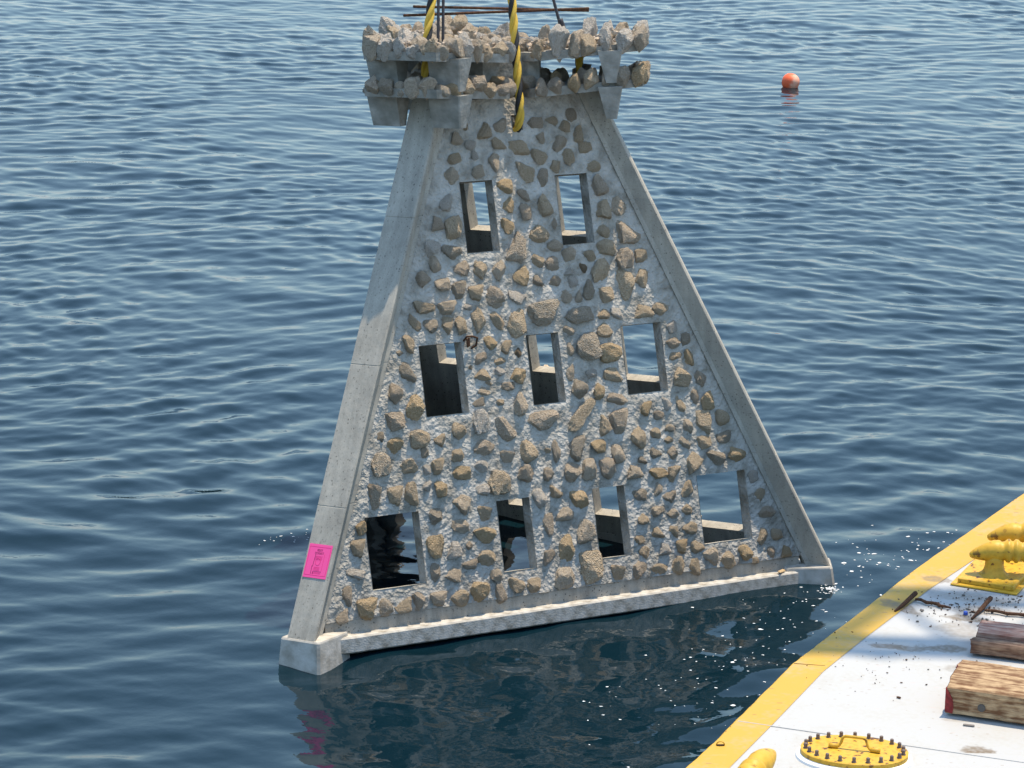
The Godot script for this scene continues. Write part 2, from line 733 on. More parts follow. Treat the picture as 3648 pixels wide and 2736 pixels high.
# the cross-section of a leg at height y, in the leg's frame: x outwards, z across
func leg_loop(y: float, inset := 0.0) -> PackedVector3Array:
	var v := slope_at(y)
	var w := half_width(v)
	var ap := wall_at(v).y
	var r := Vector2(-0.866, 0.5)
	var t := Vector2(-0.5, -0.866)
	var e := Vector2(-w - 0.10, ap + lerpf(0.20, 0.13, clampf(v / 4.0, 0.0, 1.0)))
	var er := e.dot(r) - inset
	var half: float = -e.dot(t) - inset
	var side := []
	var b := 0.016
	for p in [Vector2(-w + 0.03, ap - 0.07), Vector2(-w + 0.045, ap + 0.024 - inset), Vector2(-w + 0.004, ap + 0.032 - inset)]:
		side.append(Vector2(p.dot(r), -p.dot(t)))
	var s0: Vector2 = side[2]
	var corner := Vector2(er, half)
	side.append(corner + (s0 - corner).normalized() * b)
	side.append(corner - Vector2(0, b))
	var loop := PackedVector3Array()
	for q in side:
		loop.append(Vector3(q.x, y, q.y))
	side.reverse()
	for q in side:
		loop.append(Vector3(q.x, y, -q.y))
	return loop


func build_tower() -> void:
	tower = thing("reef_tower", "three-sided grey concrete reef tower studded with limestone hanging at the water", "reef tower")
	var b := Basis(Vector3(0.88076, -0.01814, -0.47321), Vector3(-0.03339, 0.9944, -0.10027), Vector3(0.47238, 0.10411, 0.87522)).orthonormalized()
	tower.transform = Transform3D(b, Vector3(0.508, 0.4416, -24.6054) - b * Vector3(0, 0.485, 1.343))
	var lean := Basis(Vector3.RIGHT, Vector3(0, COS_A, -SIN_A), Vector3(0, SIN_A, COS_A))
	var front := wall_mesh(0.019, 1.0)
	var rear := wall_mesh(0.07, 0.0)
	for k in 3:
		var o := part(tower, "wall", front if k == 0 else rear, M.plaster if k == 0 else M.concrete)
		o.transform = Transform3D(Basis(Vector3.UP, TAU * k / 3.0), Vector3.ZERO) * Transform3D(lean, Vector3(0, 0.485, 1.343))
		if k == 0:
			set_stones(o)
		else:
			rough_stones(o, k)
	for k in 3:
		var turn := Basis(Vector3.UP, TAU * k / 3.0)
		leg(turn * Basis(Vector3.UP, deg_to_rad(-150.0)))
		beam(turn, k)
	top_plate(4.38, 0)
	top_plate(4.685, 1)
	notice()
	var st := begin()
	# a rusty lifting clip left in the wall by a middle window
	var w := Vector3(-0.694, 1.95, 0.02)
	tube(st, [w + Vector3(-0.05, 0.02, -0.02), w + Vector3(-0.045, 0.05, 0.04), w + Vector3(0.0, 0.045, 0.06), w + Vector3(0.045, 0.03, 0.05), w + Vector3(0.04, -0.03, 0.02), w + Vector3(0.01, -0.05, -0.02)], [0.009], 7)
	box(st, w + Vector3(-0.035, 0.0, 0.03), Vector3(0.055, 0.075, 0.012), Basis(Vector3(0.3, 1, 0.2).normalized(), 0.7), 0.003)
	var c := part(tower, "lifting_clip", done(st), M.rust)
	c.transform = tower.get_child(0).transform
	st = begin()
	box(st, Vector3.ZERO, Vector3(0.10, 0.012, 0.035), Basis.IDENTITY, 0.004)
	var chip := part(self, "wood_chip", done(st), mat("tan_chip", lin(0.42, 0.30, 0.17), 0.9))
	chip.transform = tower.transform * Transform3D(Basis(Vector3.UP, 0.5) * Basis(Vector3.RIGHT, 0.35), Vector3(2.06, 0.182, 1.475))
	tag(chip, "tan wood chip lying on the tower's base ledge", "wood chip")


func leg(turn: Basis) -> void:
	# in leg frame x is outwards
	var st := begin()
	var loops := []
	var joints := [wall_at(0.74).x, wall_at(1.86).x, wall_at(3.05).x]
	var ys := [0.17]
	for j in joints:
		ys.append_array([j - 0.006, j - 0.003, j + 0.001, j + 0.004])
	ys.append(4.42)
	for i in ys.size():
		var inset := 0.0
		if i > 0 and i < ys.size() - 1 and (i - 1) % 4 in [1, 2]:
			inset = 0.004
		loops.append(leg_loop(ys[i], inset))
	loft(st, loops)
	var o := part(tower, "leg", done(st), M.concrete)
	o.basis = turn
	# the foot block
	var e := leg_loop(0.2)
	var r := 0.0
	for p in e:
		r = maxf(r, p.x)
	st = begin()
	loops = []
	for s in [[-0.16, 0.05, 0.03], [-0.14, 0.06, 0.0], [0.185, 0.018, 0.0], [0.198, 0.008, 0.018]]:
		var x1: float = r + s[1]
		var x0: float = r - 0.40 - s[1] * 0.3
		var z: float = 0.185 + s[1] * 0.5
		var c: float = 0.02 + s[2] * 0.0
		var l := PackedVector3Array()
		for q in [[x0, -z + c], [x0 + c, -z], [x1 - c, -z], [x1, -z + c], [x1, z - c], [x1 - c, z], [x0 + c, z], [x0, z - c]]:
			l.append(Vector3(q[0], s[0], q[1]))
		loops.append(l)
	loft(st, loops)
	o = part(tower, "foot_block", done(st), M.foot_concrete)
	o.basis = turn


func beam(turn: Basis, k: int) -> void:
	var st := begin()
	var n := noise(3.0, 60 + k, 3)
	var loops := []
	var count := 60
	for i in count + 1:
		var x := lerpf(-2.34, 2.36, float(i) / count)
		var a := 0.002 * n.get_noise_2d(x * 2.0, 0.0)
		var c := 0.002 * n.get_noise_2d(x * 3.0, 5.0)
		var l := PackedVector3Array()
		for q in [[1.26, 0.040], [1.498 + a, 0.026 + c], [1.515 + a, 0.040 + c], [1.508 + a, 0.152 + c], [1.495 + a, 0.165 + c * 0.6], [1.26, 0.166]]:
			l.append(Vector3(x, q[1], q[0]))
		loops.append(l)
	loft(st, loops)
	var o := part(tower, "base_beam", done(st), M.cast_concrete)
	o.basis = turn
	st = begin()
	loops = []
	for x in [-2.30, 2.30]:
		var l := PackedVector3Array()
		for q in [[1.24, 0.14], [1.392, 0.14], [1.386, 0.272], [1.373, 0.283], [1.24, 0.283]]:
			l.append(Vector3(x, q[1], q[0]))
		loops.append(l)
	loft(st, loops)
	o = part(tower, "base_band", done(st), M.concrete)
	o.basis = turn


func set_stones(wall: Node3D) -> void:
	var r := RandomNumberGenerator.new()
	r.seed = 88
	var n := 0
	for s in STONES:
		var tone: int = s[5]
		if tone == 0:
			tone = [0, 0, 5, 6][r.randi() % 4]
		var o := part(wall, "stone", rocks[r.randi() % rocks.size()], M["stone%d" % tone])
		var thick: float = clampf(0.36 * minf(s[2], s[3]), 0.02, 0.062) * r.randf_range(0.8, 1.15)
		if s[2] * s[3] > 0.035:
			thick = minf(thick, 0.06)
		# turn the lump round its own axis so that no two faces match, then size it along the wall
		var spin := Basis(Vector3(0, 0, 1), (r.randi() % 4) * PI / 2.0) * Basis(Vector3(1, 0, 0), (r.randi() % 2) * PI)
		var size := Basis.from_scale(Vector3(s[2] * 0.52, s[3] * 0.52, thick))
		var across := Basis(Vector3(0, 0, 1), deg_to_rad(s[4]))
		o.transform = Transform3D(across * size * spin, Vector3(s[0], s[1], thick * r.randf_range(0.05, 0.28)))
		n += 1


# the same kind of stones on the far walls, which only show their edges from here
func rough_stones(wall: Node3D, k: int) -> void:
	var r := RandomNumberGenerator.new()
	r.seed = 90 + k
	var st := SurfaceTool.new()
	st.begin(Mesh.PRIMITIVE_TRIANGLES)
	var lump := rock_mesh(300 + k, 1)
	for i in STONES.size():
		var s: Array = STONES[i]
		st.append_from(lump, 0, Transform3D(Basis(Vector3(0, 0, 1), r.randf() * TAU) * Basis.from_scale(Vector3(s[2] * 0.5, s[3] * 0.5, 0.045)), Vector3(-s[0], s[1], 0.01)))
	var o := part(wall, "stone_cover", st.commit(), M.stone5)
	o.set_meta("kind", "stuff")


func plate_outline() -> PackedVector2Array:
	var pts := PackedVector2Array()
	var rc := 1.34
	var hl := 0.35
	for k in 3:      # legs stand at 30, 150 and 270 degrees; notches half way between
		var a := deg_to_rad(30.0 + 120.0 * k)
		var r := Vector2(cos(a), sin(a))
		var t := Vector2(-sin(a), cos(a))
		pts.append_array([r * rc - t * hl, r * (rc + 0.02), r * rc + t * hl])
		var m := deg_to_rad(90.0 + 120.0 * k)
		var o := Vector2(cos(m), sin(m))
		var s := Vector2(-sin(m), cos(m))
		pts.append_array([o * 0.64 - s * 0.12, o * 0.34 - s * 0.10, o * 0.34 + s * 0.10, o * 0.64 + s * 0.12])
	return pts


func dish(p: Vector2) -> float:
	var d := 0.0
	for k in 3:
		d = maxf(d, p.dot(Vector2.from_angle(deg_to_rad(30.0 + 120.0 * k))))
	return 0.075 * (d - 0.35)


func top_plate(y: float, tier: int) -> void:
	var r := RandomNumberGenerator.new()
	r.seed = 200 + tier
	var out := plate_outline()
	var rim := PackedVector2Array()
	for i in out.size():
		var a := out[i]
		var b := out[(i + 1) % out.size()]
		var n := maxi(1, int(a.distance_to(b) / 0.07))
		for k in n:
			rim.append(a.lerp(b, float(k) / n) + Vector2(r.randf_range(-0.012, 0.012), r.randf_range(-0.012, 0.012)))
	var st := begin()
	var flat := Geometry2D.triangulate_polygon(rim)
	for i in range(0, flat.size(), 3):
		for h in [0.0, 0.075]:
			var q := []
			for k in 3:
				var p := rim[flat[i + k]]
				q.append(Vector3(p.x, y + dish(p) + h, p.y))
			tri(st, q[0], q[1], q[2])
	for i in rim.size():
		var p := rim[i]
		var q := rim[(i + 1) % rim.size()]
		var yp := y + dish(p)
		var yq := y + dish(q)
		quad(st, Vector3(p.x, yp, p.y), Vector3(q.x, yq, q.y), Vector3(q.x * 1.01, yq + 0.075, q.y * 1.01), Vector3(p.x * 1.01, yp + 0.075, p.y * 1.01))
	var plate := part(tower, "top_plate", done(st), M.plate_concrete)
	# gusset blocks under the plate on both sides of each leg
	for k in 3:
		var a := deg_to_rad(30.0 + 120.0 * k)
		for side in [-1.0, 1.0]:
			st = begin()
			var loops := []
			var top := y + 0.085
			for s in [[0.0, 0.16, 0.47, 0.21], [-0.275, 0.16, 0.44, 0.09]]:
				var l := PackedVector3Array()
				for q in [[1.17, s[1]], [1.17, s[2] - 0.01], [1.16, s[2]], [1.17 - s[3], s[2]], [1.17 - s[3], s[1]]]:
					var p := Vector2(q[0] - (0.05 if s[0] < 0.0 else 0.0), q[1] * side).rotated(a)
					l.append(Vector3(p.x, top + s[0], p.y))
				loops.append(l)
			loft(st, loops)
			part(tower, "gusset", done(st), M.plate_concrete)
	if tier == 0:      # the hub that carries the upper plate
		st = begin()
		var loops := []
		for h in [0.05, 0.34]:
			var l := PackedVector3Array()
			for k in 3:
				var a := deg_to_rad(30.0 + 120.0 * k)
				for q in [-0.25, 0.25]:
					var p := Vector2(0.46, q).rotated(a)
					l.append(Vector3(p.x, y + h, p.y))
			loops.append(l)
		loft(st, loops)
		part(tower, "hub", done(st), M.plate_concrete)
	# upright rocks bedded round the rim, leaning out
	var at := 0.0
	var goal := 0.0
	for i in rim.size():
		var p := rim[i]
		var q := rim[(i + 1) % rim.size()]
		if p.length() < 0.64:
			continue
		at += p.distance_to(q)
		if at < goal:
			continue
		var w := r.randf_range(0.11, 0.175)
		goal = at + w * 0.74
		var tall := w * (r.randf_range(0.95, 1.7) if tier == 1 else r.randf_range(0.8, 1.25))
		var inward := -p.normalized()
		var c := p + inward * r.randf_range(0.0, 0.05)
		rim_rock(plate, r, c, y + dish(p) + 0.03 + tall * 0.36, w, tall, -inward, tier)
	# and a bed of broken rock and shell inside the rim
	var placed := 0
	var tries := 0
	while placed < (85 if tier == 1 else 40) and tries < 4000:
		tries += 1
		var p := Vector2(r.randf_range(-1.4, 1.4), r.randf_range(-1.4, 1.4))
		if not Geometry2D.is_point_in_polygon(p, rim) or not Geometry2D.is_point_in_polygon(p * 1.14, rim):
			continue
		var w := r.randf_range(0.08, 0.17)
		rim_rock(plate, r, p, y + dish(p) + 0.08 + w * 0.28, w, w * r.randf_range(0.75, 1.15), Vector2.from_angle(r.randf() * TAU), tier)
		placed += 1
	if tier == 1:
		st = SurfaceTool.new()
		st.begin(Mesh.PRIMITIVE_TRIANGLES)
		var lump := rock_mesh(400, 1)
		for i in 700:
			var p := Vector2(r.randf_range(-1.4, 1.4), r.randf_range(-1.4, 1.4))
			if Geometry2D.is_point_in_polygon(p * 1.08, rim):
				var s := r.randf_range(0.018, 0.042)
				st.append_from(lump, 0, Transform3D(Basis(Vector3(r.randfn(), r.randfn(), r.randfn()).normalized(), r.randf() * TAU).scaled(Vector3(s, s * 0.7, s)), Vector3(p.x, y + dish(p) + 0.09 + r.randf() * 0.06, p.y)))
		var o := part(plate, "shell_rubble", st.commit(), M.coral)
		o.set_meta("kind", "stuff")


func rim_rock(plate: Node3D, r: RandomNumberGenerator, c: Vector2, y: float, w: float, tall: float, out: Vector2, tier: int) -> void:
	var o := part(plate, "rock", rocks[r.randi() % rocks.size()], M["stone%d" % ([5, 2, 5, 2, 0, 5] if tier == 1 else [5, 6, 0, 1, 6, 4])[r.randi() % 6]])
	var x := Vector3(out.x, 0, out.y)
	var lean := Basis(x.cross(Vector3.UP).normalized(), -r.randf_range(0.0, 0.38)) * Basis(x, r.randf_range(-0.25, 0.25))
	o.transform = Transform3D(lean * Basis(Vector3.UP, atan2(-out.y, out.x)) * Basis.from_scale(Vector3(w * 0.44, tall * 0.58, w * 0.56)) * Basis(Vector3.UP, (r.randi() % 4) * PI / 2.0), Vector3(c.x, y, c.y))


func notice() -> void:
	# the pink sheet on the outer face of the near leg
	var o := thing("permit_notice", "bright pink paper permit notice stuck on the concrete leg", "notice")
	var y := 0.79
	var r := Vector2(-0.866, 0.5)
	var t := Vector2(0.5, 0.866)
	var rise := func(h: float) -> Vector3:
		var m := 0.0
		for p in leg_loop(h):
			m = maxf(m, p.x)
		return Vector3(r.x * m, h, r.y * m)
	var up: Vector3 = (rise.call(1.4) - rise.call(0.6)).normalized()
	var side := Vector3(t.x, 0, t.y)
	var z := side.cross(up)
	var local := Transform3D(Basis(side, up, z), rise.call(y) + z * 0.003 - side * 0.006)
	o.transform = tower.transform * local
	var st := begin()
	box(st, Vector3.ZERO, Vector3(0.228, 0.282, 0.0016), Basis.IDENTITY, 0.0003)
	part(o, "sheet", done(st), M.pink_paper)
	st = begin()
	for e in [[0, 0.118, 0.208, 0.003], [0, -0.118, 0.208, 0.003], [-0.103, 0, 0.003, 0.236], [0.103, 0, 0.003, 0.236]]:
		box(st, Vector3(e[0], e[1], 0.0012), Vector3(e[2], e[3], 0.0006), Basis.IDENTITY, 0.0001)
	for i in 4:
		box(st, Vector3(0.003, 0.040 - i * 0.009, 0.0012), Vector3(0.075 - 0.01 * (i % 2), 0.003, 0.0006), Basis.IDENTITY, 0.0001)
	for i in 3:
		box(st, Vector3(0.004, -0.052 - i * 0.011, 0.0012), Vector3(0.055, 0.004, 0.0006), Basis.IDENTITY, 0.0001)
	for i in 2:
		box(st, Vector3(0.012, -0.094 - i * 0.008, 0.0012), Vector3(0.08, 0.0022, 0.0006), Basis.IDENTITY, 0.0001)
	box(st, Vector3(0.055, -0.01, 0.0012), Vector3(0.0022, 0.15, 0.0006), Basis.IDENTITY, 0.0001)
	tube(st, ring_points(Vector3(0.004, -0.005, 0.0012), 0.024, 16), [0.0013], 5, false)
	part(o, "faint_print", done(st), M.pale_ink)
	st = begin()
	box(st, Vector3(-0.036, 0.005, 0.0013), Vector3(0.0042, 0.105, 0.0006), Basis(Vector3(0, 0, 1), -0.05), 0.0001)
	box(st, Vector3(-0.044, -0.075, 0.0013), Vector3(0.0042, 0.07, 0.0006), Basis(Vector3(0, 0, 1), 0.03), 0.0001)
	box(st, Vector3(-0.026, -0.1, 0.0013), Vector3(0.006, 0.02, 0.0006), Basis(Vector3(0, 0, 1), 0.1), 0.0001)
	box(st, Vector3(0.014, -0.085, 0.0013), Vector3(0.08, 0.003, 0.0006), Basis.IDENTITY, 0.0001)
	part(o, "drawn_line", done(st), M.ink)
	for row in [["REEF", 0.091], ["PERMIT", 0.066]]:
		var m := TextMesh.new()
		m.text = row[0]
		var f := SystemFont.new()
		f.font_names = ["Droid Sans"]
		m.font = f
		m.font_size = 26
		m.pixel_size = 0.001
		m.depth = 0.0006
		var l := part(o, "lettering", m, M.ink)
		l.position = Vector3(0.0, row[1], 0.0014)


func ring_points(c: Vector3, r: float, n: int) -> Array:
	var out := []
	for i in n + 1:
		var a := TAU * i / n
		out.append(c + Vector3(cos(a) * r, sin(a) * r * 1.2, 0))
	return out


# ---------------------------------------------------------------- the barge

const STAINS := [[3.0, -18.02, 0.085, 0.08, 0.0, 0.95], [2.62, -19.9, 0.10, 0.035, 0.1, 0.8], [2.97, -19.88, 0.2, 0.07, 0.05, 0.85], [2.82, -20.68, 0.2, 0.06, 0.9, 0.8], [3.30, -20.48, 0.16, 0.05, 0.2, 0.85], [3.2, -20.25, 0.18, 0.12, 0.2, 0.45], [3.5, -20.62, 0.22, 0.08, 0.2, 0.5], [3.02, -18.55, 0.14, 0.025, 0.1, 0.35], [3.1, -19.5, 0.14, 0.06, 0.0, 0.4], [3.3, -20.95, 0.34, 0.08, 0.35, 0.4], [3.14, -21.33, 0.08, 0.06, 0.5, 0.7]]
const OUTER := [[-6.6, 0.0], [1.15, -17.71], [1.33, -18.09], [1.95, -19.52], [2.15, -19.89], [3.07, -21.60], [4.12, -23.42], [10.1, -33.8]]
const INNER := [[-6.3, 0.0], [1.40, -17.70], [1.72, -18.42], [2.14, -19.39], [2.49, -20.05], [3.07, -21.09], [3.53, -21.84], [10.4, -33.7]]


func deck_point(p: Array, y: float) -> Vector3:
	return Vector3(p[0], y, p[1])


# the deck's paint with the dirt, sand and scuffs that lie on it; u, v run over the deck in metres / 6
func deck_image(base: Color, seed_value: int, size: int) -> ImageTexture:
	var per := size / 6.0
	var n := noise(0.012 * 1024.0 / size, seed_value, 4)
	var fine := noise(0.11 * 1024.0 / size, seed_value + 1, 2)
	var r := RandomNumberGenerator.new()
	r.seed = seed_value
	# x, z, half length, half width, turn, strength
	var stains := STAINS
	var d := PackedByteArray()
	d.resize(size * size * 3)
	var ramp := []       # paint to grime in 64 steps
	for i in 64:
		ramp.append(base.lerp(Color(0.36, 0.33, 0.28), i / 63.0 * 0.75).linear_to_srgb())
	var k := 0
	for y in size:
		for x in size:
			var g := n.get_noise_2d(x, y) * 0.5 + fine.get_noise_2d(x, y) * 0.30 + 0.02
			var c: Color = ramp[clampi(int(g * 64.0), 0, 63)]
			d[k] = c.r8
			d[k + 1] = c.g8
			d[k + 2] = c.b8
			k += 3
	for s in stains:
		var reach: float = maxf(s[2], s[3]) * 2.2
		for y in range(maxi(0, int((s[1] - reach + 24.0) * per)), mini(size, int((s[1] + reach + 24.0) * per))):
			for x in range(maxi(0, int((s[0] - reach - 0.5) * per)), mini(size, int((s[0] + reach - 0.5) * per))):
				var q: Vector2 = Vector2(x / per + 0.5 - s[0], y / per - 24.0 - s[1]).rotated(-s[4])
				var b := fine.get_noise_2d(x, y)
				var e: float = Vector2(q.x / s[2], q.y / s[3]).length() + 0.35 * b + 0.9 * n.get_noise_2d(x * 1.6 + 500.0, y * 1.6)
				if e < 1.3:
					k = (y * size + x) * 3
					var was := Color8(d[k], d[k + 1], d[k + 2]).srgb_to_linear()
					was = was.lerp(Color(0.17, 0.125, 0.08), clampf((1.3 - e) * 2.6, 0.0, 1.0) * s[5] * clampf(0.85 + 0.4 * b, 0.0, 1.0)).linear_to_srgb()
					d[k] = was.r8
					d[k + 1] = was.g8
					d[k + 2] = was.b8
	# chips, rust specks and scuffs
	for i in (2600 if size > 600 else 1100):
		var cx := r.randi_range(4, size - 12)
		var cz := r.randi_range(4, size - 8)
		var t := r.randf()
		var col := Color(0.20, 0.12, 0.07) if t < 0.55 else (Color(0.62, 0.30, 0.26) if t < 0.68 else Color(0.42, 0.40, 0.37))
		var w := r.randi_range(1, 3) if t < 0.55 else r.randi_range(2, 8)
		for q in w:
			k = (cz * size + cx + q) * 3
			var s := 0.55 if t < 0.55 else 0.25
			var was := Color8(d[k], d[k + 1], d[k + 2])
			was = was.lerp(col.linear_to_srgb(), s)
			d[k] = was.r8
			d[k + 1] = was.g8
			d[k + 2] = was.b8
	return ImageTexture.create_from_image(Image.create_from_data(size, size, false, Image.FORMAT_RGB8, d))


func sheet(points: Array, y: float) -> ArrayMesh:
	var poly := PackedVector2Array()
	for p in points:
		poly.append(Vector2(p[0], p[1]))
	var index := Geometry2D.triangulate_polygon(poly)
	var st := begin()
	for i in index:
		var p := poly[i]
		st.set_uv(Vector2((p.x - 0.5) / 6.0, (p.y + 24.0) / 6.0))
		st.set_normal(Vector3.UP)
		st.add_vertex(Vector3(p.x, y, p.y))
	return st.commit()


func build_barge() -> void:
	var barge := thing("barge", "white steel barge deck with a yellow painted edge", "barge")
	var white := mat("deck_paint", Color.WHITE, 0.6, 0.4)
	white.albedo_texture = deck_image(Color(0.42, 0.415, 0.40), 61, 1024)
	var yellow := mat("edge_paint", Color.WHITE, 0.55, 0.4)
	yellow.albedo_texture = deck_image(Color(0.50, 0.30, 0.04), 65, 512)
	var far_side := [[15.0, -33.0], [15.0, 6.0], [-9.0, 6.0]]
	part(barge, "deck", sheet(INNER.map(func(p): return [p[0] - 0.02, p[1] - 0.012]) + far_side, DECK), white)
	var band := OUTER.duplicate()
	var back := INNER.duplicate()
	back.reverse()
	part(barge, "edge_stripe", sheet(band + back, DECK + 0.004), yellow)
	# rounded gunwale and hull side
	var st := begin()
	var loops := []
	var nz := noise(2.0, 9, 3)
	var pts := []
	for i in OUTER.size() - 1:
		var n := 14
		for k in n:
			pts.append(Vector2(lerpf(OUTER[i][0], OUTER[i + 1][0], float(k) / n), lerpf(OUTER[i][1], OUTER[i + 1][1], float(k) / n)))
	for i in pts.size() - 1:
		var d: Vector2 = (pts[i + 1] - pts[i]).normalized()
		var o := Vector2(d.y, -d.x)
		if o.x > 0.0:
			o = -o
		var l := PackedVector3Array()
		var c: Vector2 = pts[i] + o * 0.006 * nz.get_noise_2dv(pts[i] * 4.0)
		for q in [[-0.03, 0.0035], [0.004, 0.0035], [0.013, -0.003], [0.018, -0.014], [0.018, -0.12], [-0.03, -0.12]]:
			l.append(Vector3(c.x + o.x * q[0], DECK + q[1], c.y + o.y * q[0]))
		loops.append(l)
	loft(st, loops)
	part(barge, "gunwale", done(st), M.yellow_paint)
	st = begin()
	for i in OUTER.size() - 1:
		var a := deck_point(OUTER[i], DECK - 0.1)
		var b := deck_point(OUTER[i + 1], DECK - 0.1)
		quad(st, a, b, Vector3(b.x, -1.5, b.z), Vector3(a.x, -1.5, a.z))
	part(barge, "hull_side", done(st), M.hull)
	# weld beads across the deck plates
	for w in [[Vector3(1.5, 0, -18.46), Vector3(3.6, 0, -17.74)], [Vector3(1.95, 0, -19.52), Vector3(2.16, 0, -19.49)]]:
		st = begin()
		tube(st, [w[0] + Vector3(0, DECK + 0.003, 0), w[1] + Vector3(0, DECK + 0.001, 0)], [0.0045], 6)
		part(barge, "weld_seam", done(st), white if w[0].x < 1.6 else M.rust)
	build_hatch()
	bitt("big yellow cast bitt pair on a doubled deck plate by the barge edge", Vector3(3.57, DECK + 0.004, -21.32), Vector3(0.417, 0, -0.909), Vector3(0.995, 0, 0.0998), [0.0, 0.46])
	bitt("yellow bitt whose horn tip points past the oval manhole cover", Vector3(1.645, DECK + 0.004, -17.50) - Vector3(0.35, 0, -0.937) * 0.435 * 1.6, Vector3(0.35, 0, -0.937), Vector3(0.35, 0, -0.937), [0.0], 1.6)
	# timbers
	timber("large weathered hardwood timber with a red painted end and a plugged bolt hole", Vector2(2.86, -18.63), Vector2(0.94, 0.345), 1.8, 0.47, 0.235, 0)
	timber("low brown timber lying between two others on the white deck", Vector2(3.17, -19.73), Vector2(0.94, 0.30), 1.6, 0.14, 0.10, 1)
	timber("pale red stained timber lying beside rusty bars on the deck", Vector2(3.24, -19.90), Vector2(0.94, 0.30), 1.6, 0.25, 0.125, 2)
	# rusty bars
	rusty_bar("bent rusty steel bar lying across the yellow stripe", [Vector2(2.76, -20.59), Vector2(2.94, -20.87)], [Vector2(2.93, -20.82), Vector2(3.16, -20.66)])
	rusty_bar("bent rusty steel bar lying next to the pale timber", [Vector2(3.29, -20.46), Vector2(3.47, -20.79)], [Vector2(3.40, -20.61), Vector2(3.85, -20.46)])
	st = begin()
	tube(st, [Vector3(3.26, DECK + 0.004, -20.56), Vector3(3.26, DECK + 0.024, -20.56), Vector3(3.26, DECK + 0.028, -20.56)], [0.016, 0.016, 0.011], 10)
	tag(part(self, "bottle_cap", done(st), M.blue_plastic), "small blue plastic cap lying among the deck grit", "cap")
	# wood chip on the deck
	st = begin()
	box(st, Vector3(2.99, DECK + 0.008, -18.45), Vector3(0.075, 0.012, 0.018), Basis(Vector3.UP, -0.25), 0.004)
	tag(part(self, "wood_chip", done(st), mat("chip", lin(0.22, 0.19, 0.17), 0.9)), "grey splinter of wood lying in front of the large timber", "splinter")
	# lashing ring at the edge
	var ring := thing("edge_ring", "small bent yellow steel loop on the barge edge", "ring")
	ring.position = Vector3(1.36, DECK + 0.004, -18.05)
	st = begin()
	var arc := []
	for k in 9:
		var q := PI * k / 8.0
		arc.append(Vector3(-cos(q) * 0.026, sin(q) * 0.03, 0.012 * sin(q)))
	tube(st, arc, [0.004], 7)
	part(ring, "loop", done(st), M.yellow_paint)
	st = begin()
	box(st, Vector3(0, 0.002, 0.004), Vector3(0.05, 0.005, 0.022), Basis.IDENTITY, 0.001)
	part(ring, "tab", done(st), M.rust)
	grit()
	crane_boom()


func grit() -> void:
	var r := RandomNumberGenerator.new()
	r.seed = 303
	for pass_ in 2:
		var st := begin()
		for i in 150:
			var c: Vector2
			var t := r.randf()
			if t < 0.55:
				c = Vector2(3.3, -20.65) + Vector2(r.randfn(0, 0.26), r.randfn(0, 0.2))
			elif t < 0.8:
				c = Vector2(3.45, -20.9) + Vector2(r.randfn(0, 0.22), r.randfn(0, 0.12))
			else:
				c = Vector2(2.6, -19.5) + Vector2(r.randfn(0, 0.3), r.randfn(0, 0.3))
			if c.y < -21.15 + (c.x - 3.3) * 0.3:
				continue
			var s := r.randf_range(0.003, 0.007) * (1.9 if r.randf() < 0.12 else 1.0)
			box(st, Vector3(c.x, DECK + 0.004 + s * 0.3, c.y), Vector3(s * r.randf_range(1.0, 3.0), s * 0.8, s * 1.2), Basis(Vector3.UP, r.randf() * TAU) * Basis(Vector3.RIGHT, r.randf_range(-0.3, 0.3)), s * 0.2)
		var o := part(self, "deck_grit", done(st), M.rust if pass_ == 0 else mat("grit", lin(0.13, 0.115, 0.10), 0.9))
		tag(o, ["brown rust flakes scattered on the white deck", "dark gravel crumbs scattered on the white deck"][pass_], "grit", "", "stuff")


func oval(a: float, b: float, n: int, e := 1.0) -> PackedVector2Array:
	var out := PackedVector2Array()
	for k in n:
		var q := TAU * k / n
		out.append(Vector2(signf(cos(q)) * pow(absf(cos(q)), e) * a, signf(sin(q)) * pow(absf(sin(q)), e) * b))
	return out


func build_hatch() -> void:
	var h := thing("manhole_cover", "oval yellow bolted manhole cover with a bent bar handle", "hatch cover")
	h.position = Vector3(2.19, DECK, -17.885)
	h.rotation.y = -0.16
	var ringed := func(levels: Array) -> ArrayMesh:
		var s := begin()
		var loops := []
		for l in levels:
			var loop := PackedVector3Array()
			for p in oval(l[0], l[1], 56, 0.93):
				loop.append(Vector3(p.x, l[2], p.y))
			loops.append(loop)
		loft(s, loops)
		return done(s)
	part(h, "coaming", ringed.call([[0.368, 0.268, 0.0], [0.365, 0.265, 0.014], [0.348, 0.250, 0.026], [0.34, 0.243, 0.028]]), mat("coaming_paint", lin(0.72, 0.72, 0.72), 0.6))
	part(h, "cover_plate", ringed.call([[0.338, 0.240, 0.028], [0.338, 0.240, 0.054], [0.333, 0.235, 0.058]]), M.yellow_paint)
	for k in 22:
		var p := Vector2(cos(TAU * (k + 0.4) / 22.0) * 0.308, sin(TAU * (k + 0.4) / 22.0) * 0.208)
		var st := begin()
		var c := Vector3(p.x, 0.058, p.y)
		tube(st, [c, c + Vector3(0, 0.003, 0), c + Vector3(0, 0.0031, 0), c + Vector3(0, 0.031, 0), c + Vector3(0, 0.034, 0)], [0.017, 0.017, 0.012, 0.0115, 0.008], 8)
		part(h, "bolt", done(st), M.bolt)
	var grip := part(h, "handle", handle_mesh(), M.yellow_paint)
	grip.position.y = 0.058
	grip.scale = Vector3.ONE * 1.12
	grip.rotation.y = -0.1


